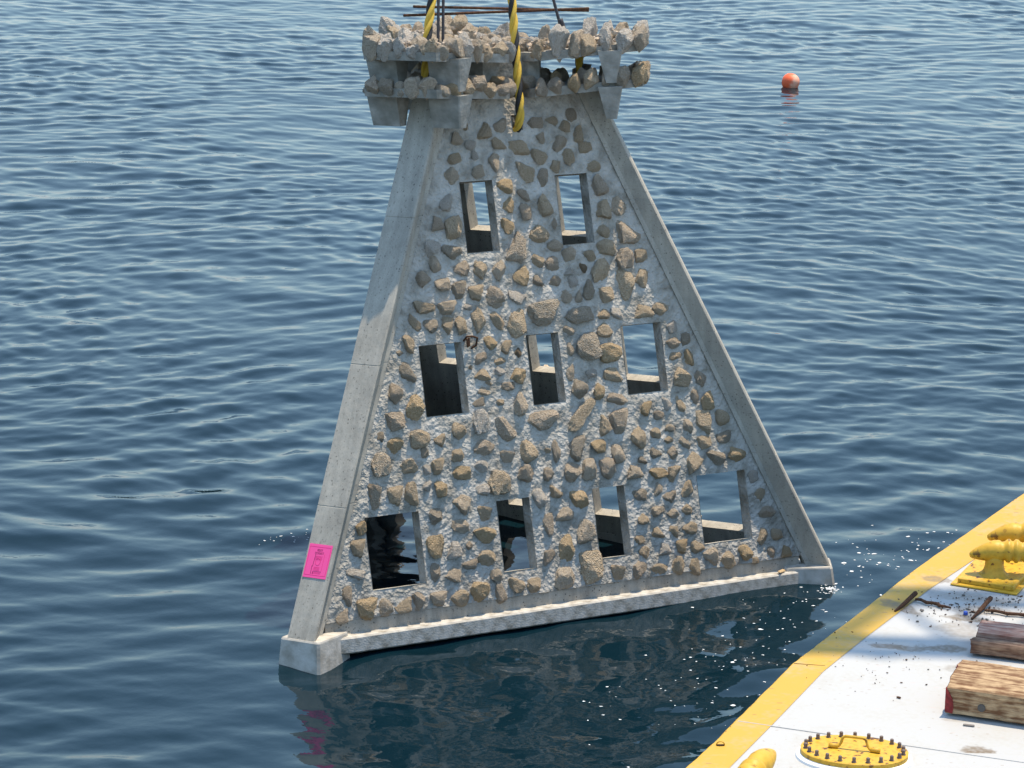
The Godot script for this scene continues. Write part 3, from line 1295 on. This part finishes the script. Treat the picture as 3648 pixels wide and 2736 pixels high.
func handle_mesh() -> ArrayMesh:
	var st := begin()
	st.set_smooth_group(0)
	tube(st, [Vector3(-0.105, 0.012, 0.008), Vector3(-0.09, 0.014, 0.006), Vector3(-0.078, 0.03, 0), Vector3(-0.07, 0.06, -0.004), Vector3(-0.055, 0.072, -0.005), Vector3(0.045, 0.072, -0.005), Vector3(0.062, 0.064, -0.004), Vector3(0.074, 0.03, 0.0), Vector3(0.088, 0.014, 0.006), Vector3(0.105, 0.012, 0.008)], [0.009], 10)
	for s in [-1.0, 1.0]:
		tube(st, [Vector3(s * 0.092, 0.013, 0.006), Vector3(s * 0.145, 0.013, 0.012)], [0.0135], 10)
	return done(st)


# a mooring bitt: castings on a doubled plate, each a pedestal under a ringed barrel that tapers to a horn at both ends
func bitt(label: String, at: Vector3, along: Vector3, axis: Vector3, posts: Array, stretch := 1.0) -> void:
	var c := thing("mooring_bitt", label, "bitt")
	var z := along.cross(Vector3.UP).normalized()
	c.transform = Transform3D(Basis(along, Vector3.UP, z), at)
	var local := c.transform.basis.inverse() * axis
	var turn := Basis(local, Vector3.UP, local.cross(Vector3.UP).normalized())
	var last: float = posts[-1]
	var st := begin()
	box(st, Vector3(-0.01 + last / 2.0, 0.006, 0.0), Vector3(0.50 + last, 0.012, 0.50), Basis.IDENTITY, 0.002)
	part(c, "doubler_plate", done(st), M.yellow_paint)
	st = begin()
	box(st, Vector3(0.0 + last / 2.0, 0.029, 0.0), Vector3(0.43 + last, 0.034, 0.42), Basis.IDENTITY, 0.004)
	part(c, "base_plate", done(st), M.yellow_paint)
	for s in posts:
		st = begin()
		st.set_smooth_group(0)
		var loops := []
		for q in [[0.044, 0.115], [0.055, 0.096], [0.075, 0.080], [0.11, 0.070], [0.15, 0.068], [0.20, 0.07]]:
			var l := PackedVector3Array()
			for k in 20:
				var a := TAU * k / 20
				l.append(Vector3(s + cos(a) * q[1], q[0], sin(a) * q[1]))
			loops.append(l)
		loft(st, loops)
		part(c, "pedestal", done(st), M.yellow_paint)
		st = begin()
		st.set_smooth_group(0)
		var pts := []
		var radii := []
		for q in [[-0.185, 0.182, 0.005], [-0.182, 0.183, 0.016], [-0.17, 0.186, 0.027], [-0.14, 0.194, 0.041], [-0.10, 0.204, 0.057], [-0.05, 0.216, 0.072], [0.0, 0.225, 0.080], [0.035, 0.228, 0.078], [0.055, 0.229, 0.066], [0.07, 0.230, 0.070], [0.085, 0.230, 0.086], [0.105, 0.230, 0.088], [0.118, 0.230, 0.072], [0.132, 0.230, 0.072], [0.145, 0.230, 0.088], [0.165, 0.230, 0.086], [0.18, 0.230, 0.070], [0.195, 0.229, 0.066], [0.215, 0.228, 0.078], [0.25, 0.225, 0.080], [0.30, 0.216, 0.072], [0.35, 0.204, 0.057], [0.39, 0.194, 0.041], [0.42, 0.186, 0.027], [0.432, 0.183, 0.016], [0.435, 0.182, 0.005]]:
			pts.append(turn * Vector3(q[0] * stretch, q[1], 0) + Vector3(s, 0, 0))
			radii.append(q[2])
		tube(st, pts, radii, 22)
		part(c, "horned_barrel", done(st), M.yellow_paint)


func timber(label: String, corner: Vector2, along: Vector2, length: float, depth: float, height: float, kind: int) -> void:
	var t := thing("timber", label, "timber", "")
	var x := Vector3(along.x, 0, along.y).normalized()
	var z := x.cross(Vector3.UP).normalized()
	if z.z < 0.0:
		z = -z
	t.transform = Transform3D(Basis(x, Vector3.UP, z), Vector3(corner.x, DECK, corner.y))
	var n := noise(1.0, 70 + kind, 4)
	var loops := []
	var st := begin()
	var count := 40
	for i in count + 1:
		var s := length * i / count
		var l := PackedVector3Array()
		var under := 0.012 + (0.012 * n.get_noise_2d(s * 2.0, 20.0) if kind == 0 else 0.0)
		var m := 9
		var ring := [[0.0, 0.012 + maxf(0.0, under)], [-0.004, height * 0.5], [0.0, height - 0.012 - (0.03 if kind == 0 else 0.0)]]
		for k in m:
			var d := depth * k / (m - 1.0)
			ring.append([-(0.010 + d * 0.98), height - 0.018 * (1.0 if k == 0 or k == m - 1 else 0.0) + 0.016 * n.get_noise_2d(s * 0.9, d * 14.0) * (1.0 if kind == 0 else 0.5) - (0.02 * pow(1.0 - d / depth, 2.0) if kind == 0 else 0.0)])
		ring.append([-(depth + 0.006), height * 0.5])
		ring.append([-depth, 0.005])
		for q in ring:
			var trim := 0.0 if i > 0 else 0.02 * n.get_noise_2d(q[0] * 9.0, q[1] * 9.0)
			l.append(Vector3(s + trim, q[1] + 0.004 * n.get_noise_2d(s * 3.0, q[0] * 30.0), q[0]))
		loops.append(l)
	loft(st, loops)
	part(t, "beam", done(st), wood(kind))
	var first: PackedVector3Array = loops[0]
	# paint on the sawn end
	if kind != 1:
		st = begin()
		var c := Vector3.ZERO
		for p in first:
			c += p
		c /= first.size()
		var out := Vector3(-0.003, 0, 0)
		for k in first.size():
			tri(st, c + out, first[k].lerp(c, 0.01) + out, first[(k + 1) % first.size()].lerp(c, 0.01) + out)
		if kind == 0:      # brushed a little way round the corner
			var edge := [[-0.004, 0.03], [0.048, 0.024], [0.052, 0.07], [0.043, 0.12], [0.020, 0.165], [-0.004, 0.195]]
			for k in range(1, edge.size() - 1):
				tri(st, Vector3(edge[0][0], edge[0][1], 0.0075), Vector3(edge[k][0], edge[k][1], 0.0075), Vector3(edge[k + 1][0], edge[k + 1][1], 0.0075))
			for k in edge.size():
				var j := (k + 1) % edge.size()
				quad(st, Vector3(edge[k][0], edge[k][1], 0.0075), Vector3(edge[j][0], edge[j][1], 0.0075), Vector3(edge[j][0], edge[j][1], -0.02), Vector3(edge[k][0], edge[k][1], -0.02))
		part(t, "painted_end", done(st), M.red_paint)
	if kind == 0:
		st = begin()
		tube(st, [Vector3(0.235, 0.088, -0.01), Vector3(0.235, 0.088, 0.004), Vector3(0.235, 0.088, 0.006)], [0.026, 0.026, 0.022], 16)
		part(t, "bolt_plug", done(st), mat("plug", lin(0.10, 0.09, 0.08), 0.9))


# weathered timber: long grain with brown and pale streaks
func wood(kind: int) -> StandardMaterial3D:
	var w := 512
	var n := noise(1.0, 80 + kind, 5)
	var d := PackedByteArray()
	d.resize(w * w * 3)
	var pale: Color = [Color(0.50, 0.35, 0.20), Color(0.34, 0.22, 0.14), Color(0.56, 0.38, 0.29)][kind]
	var deep: Color = [Color(0.14, 0.065, 0.03), Color(0.10, 0.045, 0.028), Color(0.30, 0.13, 0.09)][kind]
	for y in w:
		for x in w:
			var a := n.get_noise_2d(x * 0.004, y * 0.035)
			var f := n.get_noise_2d(x * 0.010 + 90.0, y * 0.22)
			var g := n.get_noise_2d(x * 0.012 + 40.0, y * 0.016)
			var t := clampf(0.42 + a * 0.9 + f * 0.45 + g * 0.5, 0.0, 1.0)
			var c := deep.lerp(pale, t).linear_to_srgb()
			var k := (y * w + x) * 3
			d[k] = c.r8
			d[k + 1] = c.g8
			d[k + 2] = c.b8
	var tex := ImageTexture.create_from_image(Image.create_from_data(w, w, false, Image.FORMAT_RGB8, d))
	var m := mat("wood%d" % kind, Color.WHITE, 0.85, 0.35, tex, tex, 1.2, 1.4)
	return m


func rusty_bar(label: String, thick: Array, thin: Array) -> void:
	var t := thing("rusty_bar", label, "bar")
	t.position = Vector3(thick[0].x, DECK + 0.004, thick[0].y)
	var at := func(p: Vector2, y: float) -> Vector3:
		return Vector3(p.x - thick[0].x, y, p.y - thick[0].y)
	var st := begin()
	tube(st, [at.call(thick[0], 0.004), at.call(thick[0].lerp(thick[1], 0.5), 0.02), at.call(thick[1], 0.045)], [0.008, 0.016, 0.018], 8)
	part(t, "thick_end", done(st), M.rust)
	st = begin()
	var pts := []
	for k in 9:
		pts.append(at.call(thin[0].lerp(thin[1], k / 8.0) + Vector2(0.012 * sin(k * 1.7), 0.01 * cos(k * 2.1)), 0.02 - 0.001 * k))
	tube(st, pts, [0.009, 0.012, 0.011, 0.014, 0.012, 0.015, 0.013, 0.011, 0.006], 8)
	part(t, "tail", done(st), M.rust)


# the lattice boom that carries the tower passes overhead; its shadow stripes the deck
func crane_boom() -> void:
	var o := thing("crane_boom", "lattice crane boom above the barge that carries the tower", "crane boom")
	var a := Vector3(0.2, 26.0, -25.2)
	var b := Vector3(13.0, 19.5, -23.7)
	o.position = b
	a -= b
	b = Vector3.ZERO
	var f := frame_of(a - b)
	var side := Vector3(0, 1, 0).cross(f.y).normalized() * 0.6
	var lift := side.cross(f.y).normalized() * 0.6
	var corner := [side + lift, side - lift, -side - lift, -side + lift]
	for c in corner:
		var st := begin()
		tube(st, [b + c, a + c * 0.7], [0.10], 8)
		part(o, "chord", done(st), M.hull)
	for k in 4:
		var st := begin()
		var n := 22
		for i in n:
			var t0 := float(i) / n
			var t1 := float(i + 1) / n
			var p: Vector3 = b.lerp(a, t0) + corner[k if i % 2 == 0 else (k + 1) % 4]
			var q: Vector3 = b.lerp(a, t1) + corner[(k + 1) % 4 if i % 2 == 0 else k]
			tube(st, [p, q], [0.05], 6)
		part(o, "lacing", done(st), M.hull)


# ---------------------------------------------------------------- slings and bars

func in_tower(x: float, y: float, z: float) -> Vector3:
	return tower.transform * Vector3(x, y, z)


func rope(label: String, path: Array) -> void:
	var o := thing("sling_rope", label, "rope")
	o.position = path[0]
	# even steps along the path
	var pts := []
	for i in path.size() - 1:
		var n := maxi(2, int(path[i].distance_to(path[i + 1]) / 0.03))
		for k in n:
			pts.append(path[i].lerp(path[i + 1], float(k) / n))
	pts.append(path[-1])
	for smooth in 6:
		for i in range(1, pts.size() - 1):
			pts[i] = (pts[i - 1] + pts[i] * 2.0 + pts[i + 1]) / 4.0
	for s in 3:
		var line := []
		var run := 0.0
		var x := Vector3.RIGHT
		for i in pts.size():
			var d: Vector3 = (pts[mini(i + 1, pts.size() - 1)] - pts[maxi(i - 1, 0)]).normalized()
			x = (x - d * x.dot(d)).normalized()
			if i > 0:
				run += pts[i].distance_to(pts[i - 1])
			var a := TAU * (run / 0.40 + s / 3.0)
			line.append(pts[i] + (x * cos(a) + d.cross(x) * sin(a)) * 0.019 - path[0])
		var st := begin()
		st.set_smooth_group(0)
		tube(st, line, [0.0205], 10)
		part(o, "strand", done(st), M.rope_black if s == 2 else M.rope_yellow)


func bar(called: String, label: String, category: String, path: Array, radius: float, m: Material, group := "") -> void:
	var st := begin()
	st.set_smooth_group(0)
	var r := RandomNumberGenerator.new()
	r.seed = hash(label)
	var pts := []
	var radii := []
	for i in path.size() - 1:
		var n := maxi(1, int(path[i].distance_to(path[i + 1]) / 0.025))
		for k in n:
			pts.append(path[i].lerp(path[i + 1], float(k) / n) - path[0])
			radii.append(radius * (1.0 if k % 2 == 0 else 0.9))
	pts.append(path[-1] - path[0])
	radii.append(radius)
	tube(st, pts, radii, 8)
	var o := part(self, called, done(st), m)
	o.position = path[0]
	tag(o, label, category, group)


func photo_point(px: float, py: float, away: float) -> Vector3:
	var d := Vector3((px - 1824.0) / FOCAL, -(py - 1368.0) / FOCAL, -1.0).rotated(Vector3.BACK, deg_to_rad(ROLL)).rotated(Vector3.RIGHT, -deg_to_rad(PITCH))
	return Vector3(0, EYE, 0) + d * away


func rigging() -> void:
	var hook := photo_point(1718, -1360, 25.7)
	rope("yellow and black twisted rope sling threaded through the slot in the front wall", [in_tower(-0.01, 4.10, 0.45), in_tower(-0.01, 4.105, 0.55), in_tower(-0.012, 4.14, 0.61), in_tower(-0.012, 4.3, 0.62), hook])
	rope("yellow and black twisted rope sling rising from rocks beside dark wires", [in_tower(-0.836, 4.44, 0.483), in_tower(-0.83, 4.80, 0.483), hook + Vector3(-0.03, 0, 0)])
	rope("yellow and black rope sling in the dark gap under the upper plate", [in_tower(0.70, 4.45, 0.40), in_tower(0.69, 4.76, 0.40)])
	bar("wire_sling", "dark wire sling behind the yellow rope, nearer to it", "wire", [in_tower(-0.65, 4.76, 0.36), hook + Vector3(-0.35, 0, 0)], 0.013, M.dark_steel, "dark wire slings")
	bar("wire_sling", "dark wire sling behind the yellow rope, farther from it", "wire", [in_tower(-0.61, 4.76, 0.37), hook + Vector3(-0.30, 0, 0)], 0.013, M.dark_steel, "dark wire slings")
	bar("wire_sling", "slanting dark wire sling with a thick sleeve, alone among pale rocks", "wire", [in_tower(0.61, 4.78, 0.34), in_tower(0.54, 4.99, 0.33), hook + Vector3(0.0, -0.9, 0)], 0.014, M.dark_steel, "dark wire slings")
	bar("wire_sleeve", "short thick black sleeve on the slanting wire", "sleeve", [in_tower(0.625, 4.77, 0.362), in_tower(0.535, 5.02, 0.355)], 0.022, M.dark_steel)
	bar("steel_rod", "upper of two rusty reinforcing rods laid across the slings", "rod", [in_tower(-0.694, 5.16, 0.0), in_tower(1.013, 5.06, 0.0)], 0.0125, M.rust)
	bar("steel_rod", "lower of two rusty reinforcing rods laid across the slings", "rod", [in_tower(-0.886, 5.10, 0.20), in_tower(0.902, 5.09, 0.20)], 0.0125, M.rust)

const STONES := [
[0.20,-0.06,0.24,0.29,-7,0],[0.03,2.14,0.31,0.22,-4,1],[0.42,1.82,0.23,0.24,-5,1],[-0.09,1.23,0.29,0.18,-5,0],[0.96,2.77,0.24,0.23,-4,0],[0.87,2.32,0.30,0.18,-69,0],[-0.14,2.71,0.27,0.18,66,0],[0.29,1.25,0.37,0.12,43,0],
[-0.23,2.07,0.18,0.25,-4,0],[-0.01,0.13,0.15,0.28,-6,4],[0.38,2.09,0.28,0.15,-4,1],[-0.46,1.20,0.23,0.18,-38,0],[0.64,2.45,0.25,0.17,50,0],[-0.57,0.75,0.21,0.20,-6,0],[0.64,1.15,0.18,0.22,-5,0],[-1.28,1.45,0.17,0.23,-5,4],
[-0.06,-0.12,0.20,0.19,-7,0],[0.63,1.74,0.21,0.17,-5,4],[-0.27,0.99,0.22,0.16,-64,0],[0.19,0.25,0.17,0.21,-6,0],[1.32,1.47,0.20,0.17,-5,0],[-0.72,2.92,0.17,0.21,-4,0],[1.48,1.05,0.23,0.15,-80,0],[-1.64,1.02,0.18,0.20,-6,0],
[-1.93,-0.14,0.18,0.19,-7,4],[0.20,0.96,0.15,0.22,-6,1],[-0.01,3.56,0.22,0.15,-26,0],[-0.41,2.32,0.19,0.17,-4,0],[-0.88,-0.14,0.18,0.18,-7,4],[-0.68,1.28,0.15,0.21,-5,2],[-0.00,3.34,0.21,0.15,-26,0],[-1.73,0.76,0.14,0.22,-6,0],
[0.17,0.53,0.21,0.15,-28,4],[0.89,2.54,0.17,0.18,-4,0],[0.72,3.19,0.16,0.19,-3,0],[-0.29,1.40,0.13,0.22,-5,0],[-0.77,0.13,0.19,0.15,-6,0],[0.74,2.98,0.17,0.17,-3,0],[-1.47,1.36,0.18,0.16,-5,0],[0.13,0.77,0.17,0.18,-6,0],
[-0.68,1.06,0.21,0.14,20,0],[-1.27,1.19,0.18,0.16,-5,0],[-1.24,0.29,0.15,0.20,-6,4],[0.47,0.76,0.15,0.19,-6,0],[-0.59,2.13,0.13,0.22,-4,0],[-0.93,0.62,0.19,0.15,-43,0],[0.30,0.77,0.15,0.19,-6,0],[0.81,0.99,0.14,0.20,-5,0],
[0.88,3.00,0.16,0.17,-3,0],[0.08,2.81,0.18,0.16,-4,0],[-0.77,0.33,0.20,0.14,-6,4],[0.17,3.05,0.14,0.20,-3,0],[0.72,2.65,0.18,0.15,-4,0],[1.56,0.74,0.19,0.14,-6,1],[0.64,1.55,0.20,0.13,-5,0],[1.55,1.24,0.15,0.17,-5,4],
[-0.14,2.47,0.15,0.17,-4,4],[-1.06,-0.16,0.18,0.14,-7,0],[1.32,0.71,0.19,0.14,54,0],[-0.15,0.35,0.12,0.21,-6,0],[-0.76,2.73,0.20,0.13,-37,1],[-1.31,1.75,0.20,0.13,-64,1],[0.60,0.87,0.15,0.17,-6,0],[1.04,2.36,0.14,0.18,-4,0],
[0.46,-0.14,0.17,0.14,-7,0],[-1.40,0.75,0.12,0.20,-6,0],[1.01,2.07,0.20,0.12,-4,0],[-0.31,0.80,0.16,0.15,-6,0],[0.29,1.46,0.14,0.18,-5,1],[-0.68,3.36,0.14,0.17,-3,0],[-0.94,2.77,0.15,0.15,-4,2],[-0.52,2.56,0.13,0.18,-4,0],
[-1.55,0.75,0.14,0.17,-6,0],[1.39,-0.11,0.15,0.16,-6,0],[-0.21,0.58,0.14,0.17,-6,2],[0.38,3.57,0.16,0.14,-3,0],[-0.74,2.40,0.14,0.16,-4,1],[-0.74,0.51,0.17,0.13,-6,0],[-0.56,0.80,0.19,0.12,-6,0],[-0.34,2.53,0.13,0.18,-4,0],
[0.02,0.42,0.18,0.13,-6,0],[0.65,1.34,0.20,0.11,-5,0],[-1.75,-0.15,0.15,0.15,-7,0],[0.48,1.13,0.18,0.13,-74,0],[-1.39,0.98,0.18,0.13,-6,0],[0.50,2.30,0.12,0.18,-4,1],[-0.34,3.72,0.15,0.15,-3,0],[1.77,0.74,0.16,0.14,-6,4],
[-0.27,1.63,0.16,0.14,-5,4],[1.13,0.64,0.15,0.15,-6,0],[0.97,0.67,0.19,0.11,-6,4],[-1.08,2.28,0.20,0.11,-4,0],[0.66,2.24,0.15,0.14,-4,0],[-1.06,0.24,0.14,0.15,-6,2],[-0.19,3.24,0.16,0.13,-3,4],[-0.87,2.26,0.18,0.12,-4,0],
[1.56,-0.16,0.15,0.15,-6,0],[-1.44,1.59,0.12,0.18,-5,0],[-1.05,2.51,0.15,0.14,-4,0],[1.06,-0.15,0.13,0.16,-7,0],[-1.50,1.16,0.15,0.14,-6,4],[-1.59,-0.15,0.15,0.14,-7,0],[0.17,2.55,0.14,0.15,-4,0],[-1.20,0.54,0.13,0.16,-6,1],
[-0.68,-0.16,0.11,0.19,-7,0],[0.61,1.95,0.15,0.14,-5,0],[1.67,1.08,0.16,0.13,-63,0],[1.75,-0.12,0.15,0.14,-6,4],[-0.20,2.31,0.16,0.13,-47,2],[0.17,3.47,0.15,0.14,-3,0],[-1.94,0.36,0.13,0.16,-6,0],[-1.26,0.08,0.10,0.20,-7,0],
[-0.59,2.36,0.14,0.14,-4,0],[-0.91,0.87,0.17,0.12,-6,4],[-1.99,0.16,0.18,0.11,-20,2],[0.77,0.50,0.18,0.11,-6,1],[0.67,-0.14,0.13,0.16,-7,0],[1.18,2.08,0.16,0.12,-4,0],[2.01,0.20,0.17,0.12,-6,0],[-0.99,0.43,0.17,0.12,-6,0],
[-0.89,1.22,0.14,0.15,-5,0],[-0.41,2.11,0.18,0.11,-63,0],[0.46,3.45,0.13,0.15,-3,0],[-0.69,2.58,0.15,0.13,-4,0],[-0.52,-0.12,0.15,0.13,-7,0],[-0.76,3.14,0.13,0.15,-3,2],[-0.47,0.96,0.17,0.11,-6,0],[0.00,0.96,0.09,0.20,-6,0],
[1.24,0.50,0.17,0.11,33,0],[0.73,0.70,0.16,0.12,-6,0],[0.18,3.29,0.11,0.16,-3,0],[-0.89,2.46,0.15,0.12,-4,0],[-0.36,-0.14,0.14,0.13,-7,0],[-0.93,2.63,0.13,0.14,-4,0],[-1.44,-0.14,0.12,0.15,-7,0],[-2.08,-0.01,0.10,0.18,-7,0],
[0.35,2.62,0.14,0.13,-4,0],[1.67,0.91,0.15,0.12,-5,1],[-1.27,-0.14,0.15,0.13,-7,0],[-1.12,0.76,0.13,0.14,-6,4],[-1.25,1.99,0.17,0.11,-69,0],[-0.76,2.10,0.11,0.16,-4,0],[1.46,0.88,0.15,0.12,-5,0],[0.58,3.64,0.16,0.11,65,0],
[-0.25,3.45,0.15,0.12,-58,0],[0.41,0.96,0.14,0.13,-6,4],[-1.04,2.13,0.14,0.12,-33,1],[0.76,2.08,0.16,0.11,-37,2],[-0.02,3.01,0.12,0.15,-3,0],[-0.18,0.07,0.12,0.14,-6,0],[1.28,-0.01,0.15,0.12,-6,0],[1.21,0.16,0.15,0.11,-6,0],
[0.87,-0.16,0.17,0.10,-7,0],[1.05,2.55,0.12,0.14,-4,0],[1.50,1.44,0.15,0.11,-63,0],[-0.21,2.90,0.12,0.14,-4,4],[-1.10,0.04,0.15,0.12,-7,0],[0.22,2.70,0.15,0.11,-4,0],[-0.74,0.71,0.13,0.13,-6,2],[0.68,3.35,0.15,0.11,-3,0],
[-1.13,0.95,0.12,0.14,-6,0],[1.94,-0.00,0.11,0.15,-6,0],[-0.18,3.08,0.11,0.14,-3,4],[-0.16,3.75,0.12,0.14,-63,0],[0.04,2.59,0.12,0.13,-4,0],[0.48,1.42,0.11,0.15,-5,4],[-0.87,2.97,0.12,0.13,-4,0],[1.22,-0.18,0.11,0.15,-7,0],
[-0.72,0.90,0.14,0.11,-6,2],[1.41,1.63,0.16,0.10,-74,4],[-0.61,1.67,0.15,0.10,-5,0],[-0.50,1.93,0.13,0.12,-5,4],[0.63,3.52,0.13,0.11,-3,0],[0.71,2.79,0.12,0.12,-4,0],[0.53,3.81,0.13,0.12,-3,0],[-0.20,3.61,0.14,0.11,-3,0],
[0.17,3.76,0.15,0.10,-3,0],[-1.18,2.15,0.19,0.08,-62,0],[0.92,1.23,0.11,0.13,-5,4],[0.27,2.26,0.12,0.12,-4,0],[1.32,1.04,0.15,0.10,-58,0],[-0.43,3.38,0.12,0.12,-3,0],[-0.09,0.77,0.12,0.12,-6,0],[0.32,3.38,0.12,0.12,-3,0],
[1.27,1.77,0.14,0.10,-5,0],[-1.88,0.52,0.11,0.12,-6,4],[-0.89,2.11,0.10,0.15,-4,0],[1.14,0.82,0.11,0.12,-6,0],[1.12,1.25,0.13,0.10,-52,2],[-2.15,-0.17,0.11,0.13,-7,0],[0.55,2.59,0.13,0.10,-4,0],[1.05,0.45,0.13,0.11,-6,0],
[-0.04,0.62,0.12,0.12,-6,0],[-0.71,-0.02,0.11,0.12,-7,0],[1.27,1.24,0.17,0.08,-69,0],[0.90,0.15,0.12,0.11,-6,0],[2.09,-0.00,0.12,0.11,-6,0],[0.75,-0.00,0.12,0.11,-6,0],[1.11,0.01,0.11,0.13,-6,4],[-0.01,3.16,0.14,0.09,-42,0],
[1.43,1.28,0.16,0.08,-76,0],[-0.41,2.25,0.14,0.09,-4,0],[-0.93,1.02,0.12,0.11,-6,0],[1.28,1.91,0.12,0.11,-4,2],[1.96,0.36,0.10,0.13,-6,0],[0.23,1.61,0.08,0.15,-5,0],[-0.59,3.67,0.11,0.12,-3,0],[0.94,0.01,0.12,0.11,-6,2],
[0.92,0.34,0.13,0.10,-6,0],[0.77,0.29,0.12,0.10,-6,0],[1.07,0.30,0.14,0.09,-6,0],[0.62,2.08,0.12,0.10,-4,0],[-0.60,1.81,0.14,0.09,12,0],[0.97,0.84,0.12,0.10,-6,1],[2.16,-0.16,0.11,0.11,-6,4],[0.45,3.72,0.11,0.11,-3,0],
[-0.47,3.61,0.11,0.11,-3,2],[1.05,0.14,0.10,0.12,-6,0],[0.25,1.82,0.08,0.14,-5,0],[-0.36,1.88,0.10,0.12,-5,0],[1.40,1.79,0.09,0.13,-5,1],[-0.64,3.50,0.13,0.09,14,0],[1.92,0.53,0.10,0.11,-6,2],[0.02,2.41,0.10,0.11,-4,1],
[-0.93,0.10,0.15,0.08,6,0],[-1.08,1.16,0.10,0.12,-5,0],[0.21,3.63,0.11,0.10,-3,0],[-0.38,1.55,0.13,0.08,-5,0],[0.19,2.40,0.12,0.09,-4,0],[1.28,1.65,0.14,0.08,-5,0],[-0.61,1.53,0.13,0.08,-5,0],[0.26,1.97,0.11,0.10,-5,0],
[0.95,0.52,0.08,0.13,-6,0],[0.43,1.58,0.11,0.10,-5,2],[-0.68,1.45,0.11,0.09,-5,1],[2.01,-0.15,0.09,0.11,-6,0],[0.99,1.01,0.10,0.10,-5,0],[-0.45,1.69,0.11,0.09,-5,2],[1.21,0.32,0.10,0.10,-6,0],[0.35,2.38,0.10,0.10,-4,2],
[1.27,0.89,0.13,0.07,-47,0],[0.33,3.77,0.12,0.08,-3,0],[1.92,0.52,0.09,0.10,-6,2],[0.71,0.12,0.10,0.09,-6,0],[1.04,1.16,0.10,0.08,-5,0],[1.11,0.94,0.11,0.07,-5,0],[0.47,2.49,0.09,0.09,-4,3],[0.24,2.89,0.07,0.11,-4,0],
[-1.62,1.25,0.07,0.11,-5,1],[-0.43,1.77,0.11,0.07,-5,0],[-1.24,0.80,0.09,0.09,-6,2],[1.84,-0.20,0.10,0.07,-6,0],[0.39,2.25,0.08,0.10,-4,0],[-1.23,1.07,0.07,0.10,-6,0],[-0.51,3.78,0.08,0.09,-3,0],[-1.23,0.93,0.08,0.09,-6,2],
[-0.44,3.52,0.08,0.09,-3,2],[0.32,2.47,0.10,0.07,-4,2],[-0.25,1.82,0.07,0.10,-5,3],[-0.47,1.42,0.08,0.08,-5,0],[-0.67,2.25,0.09,0.07,-4,2],[-0.92,0.26,0.07,0.08,-6,0],[1.14,1.04,0.09,0.07,-5,0],[0.83,0.79,0.09,0.07,-6,1],
[-0.09,0.97,0.08,0.06,-6,0],[-1.35,1.92,0.07,0.05,-5,0],[-0.56,1.59,0.06,0.05,-5,0],[-0.71,1.74,0.04,0.04,-5,0]
]
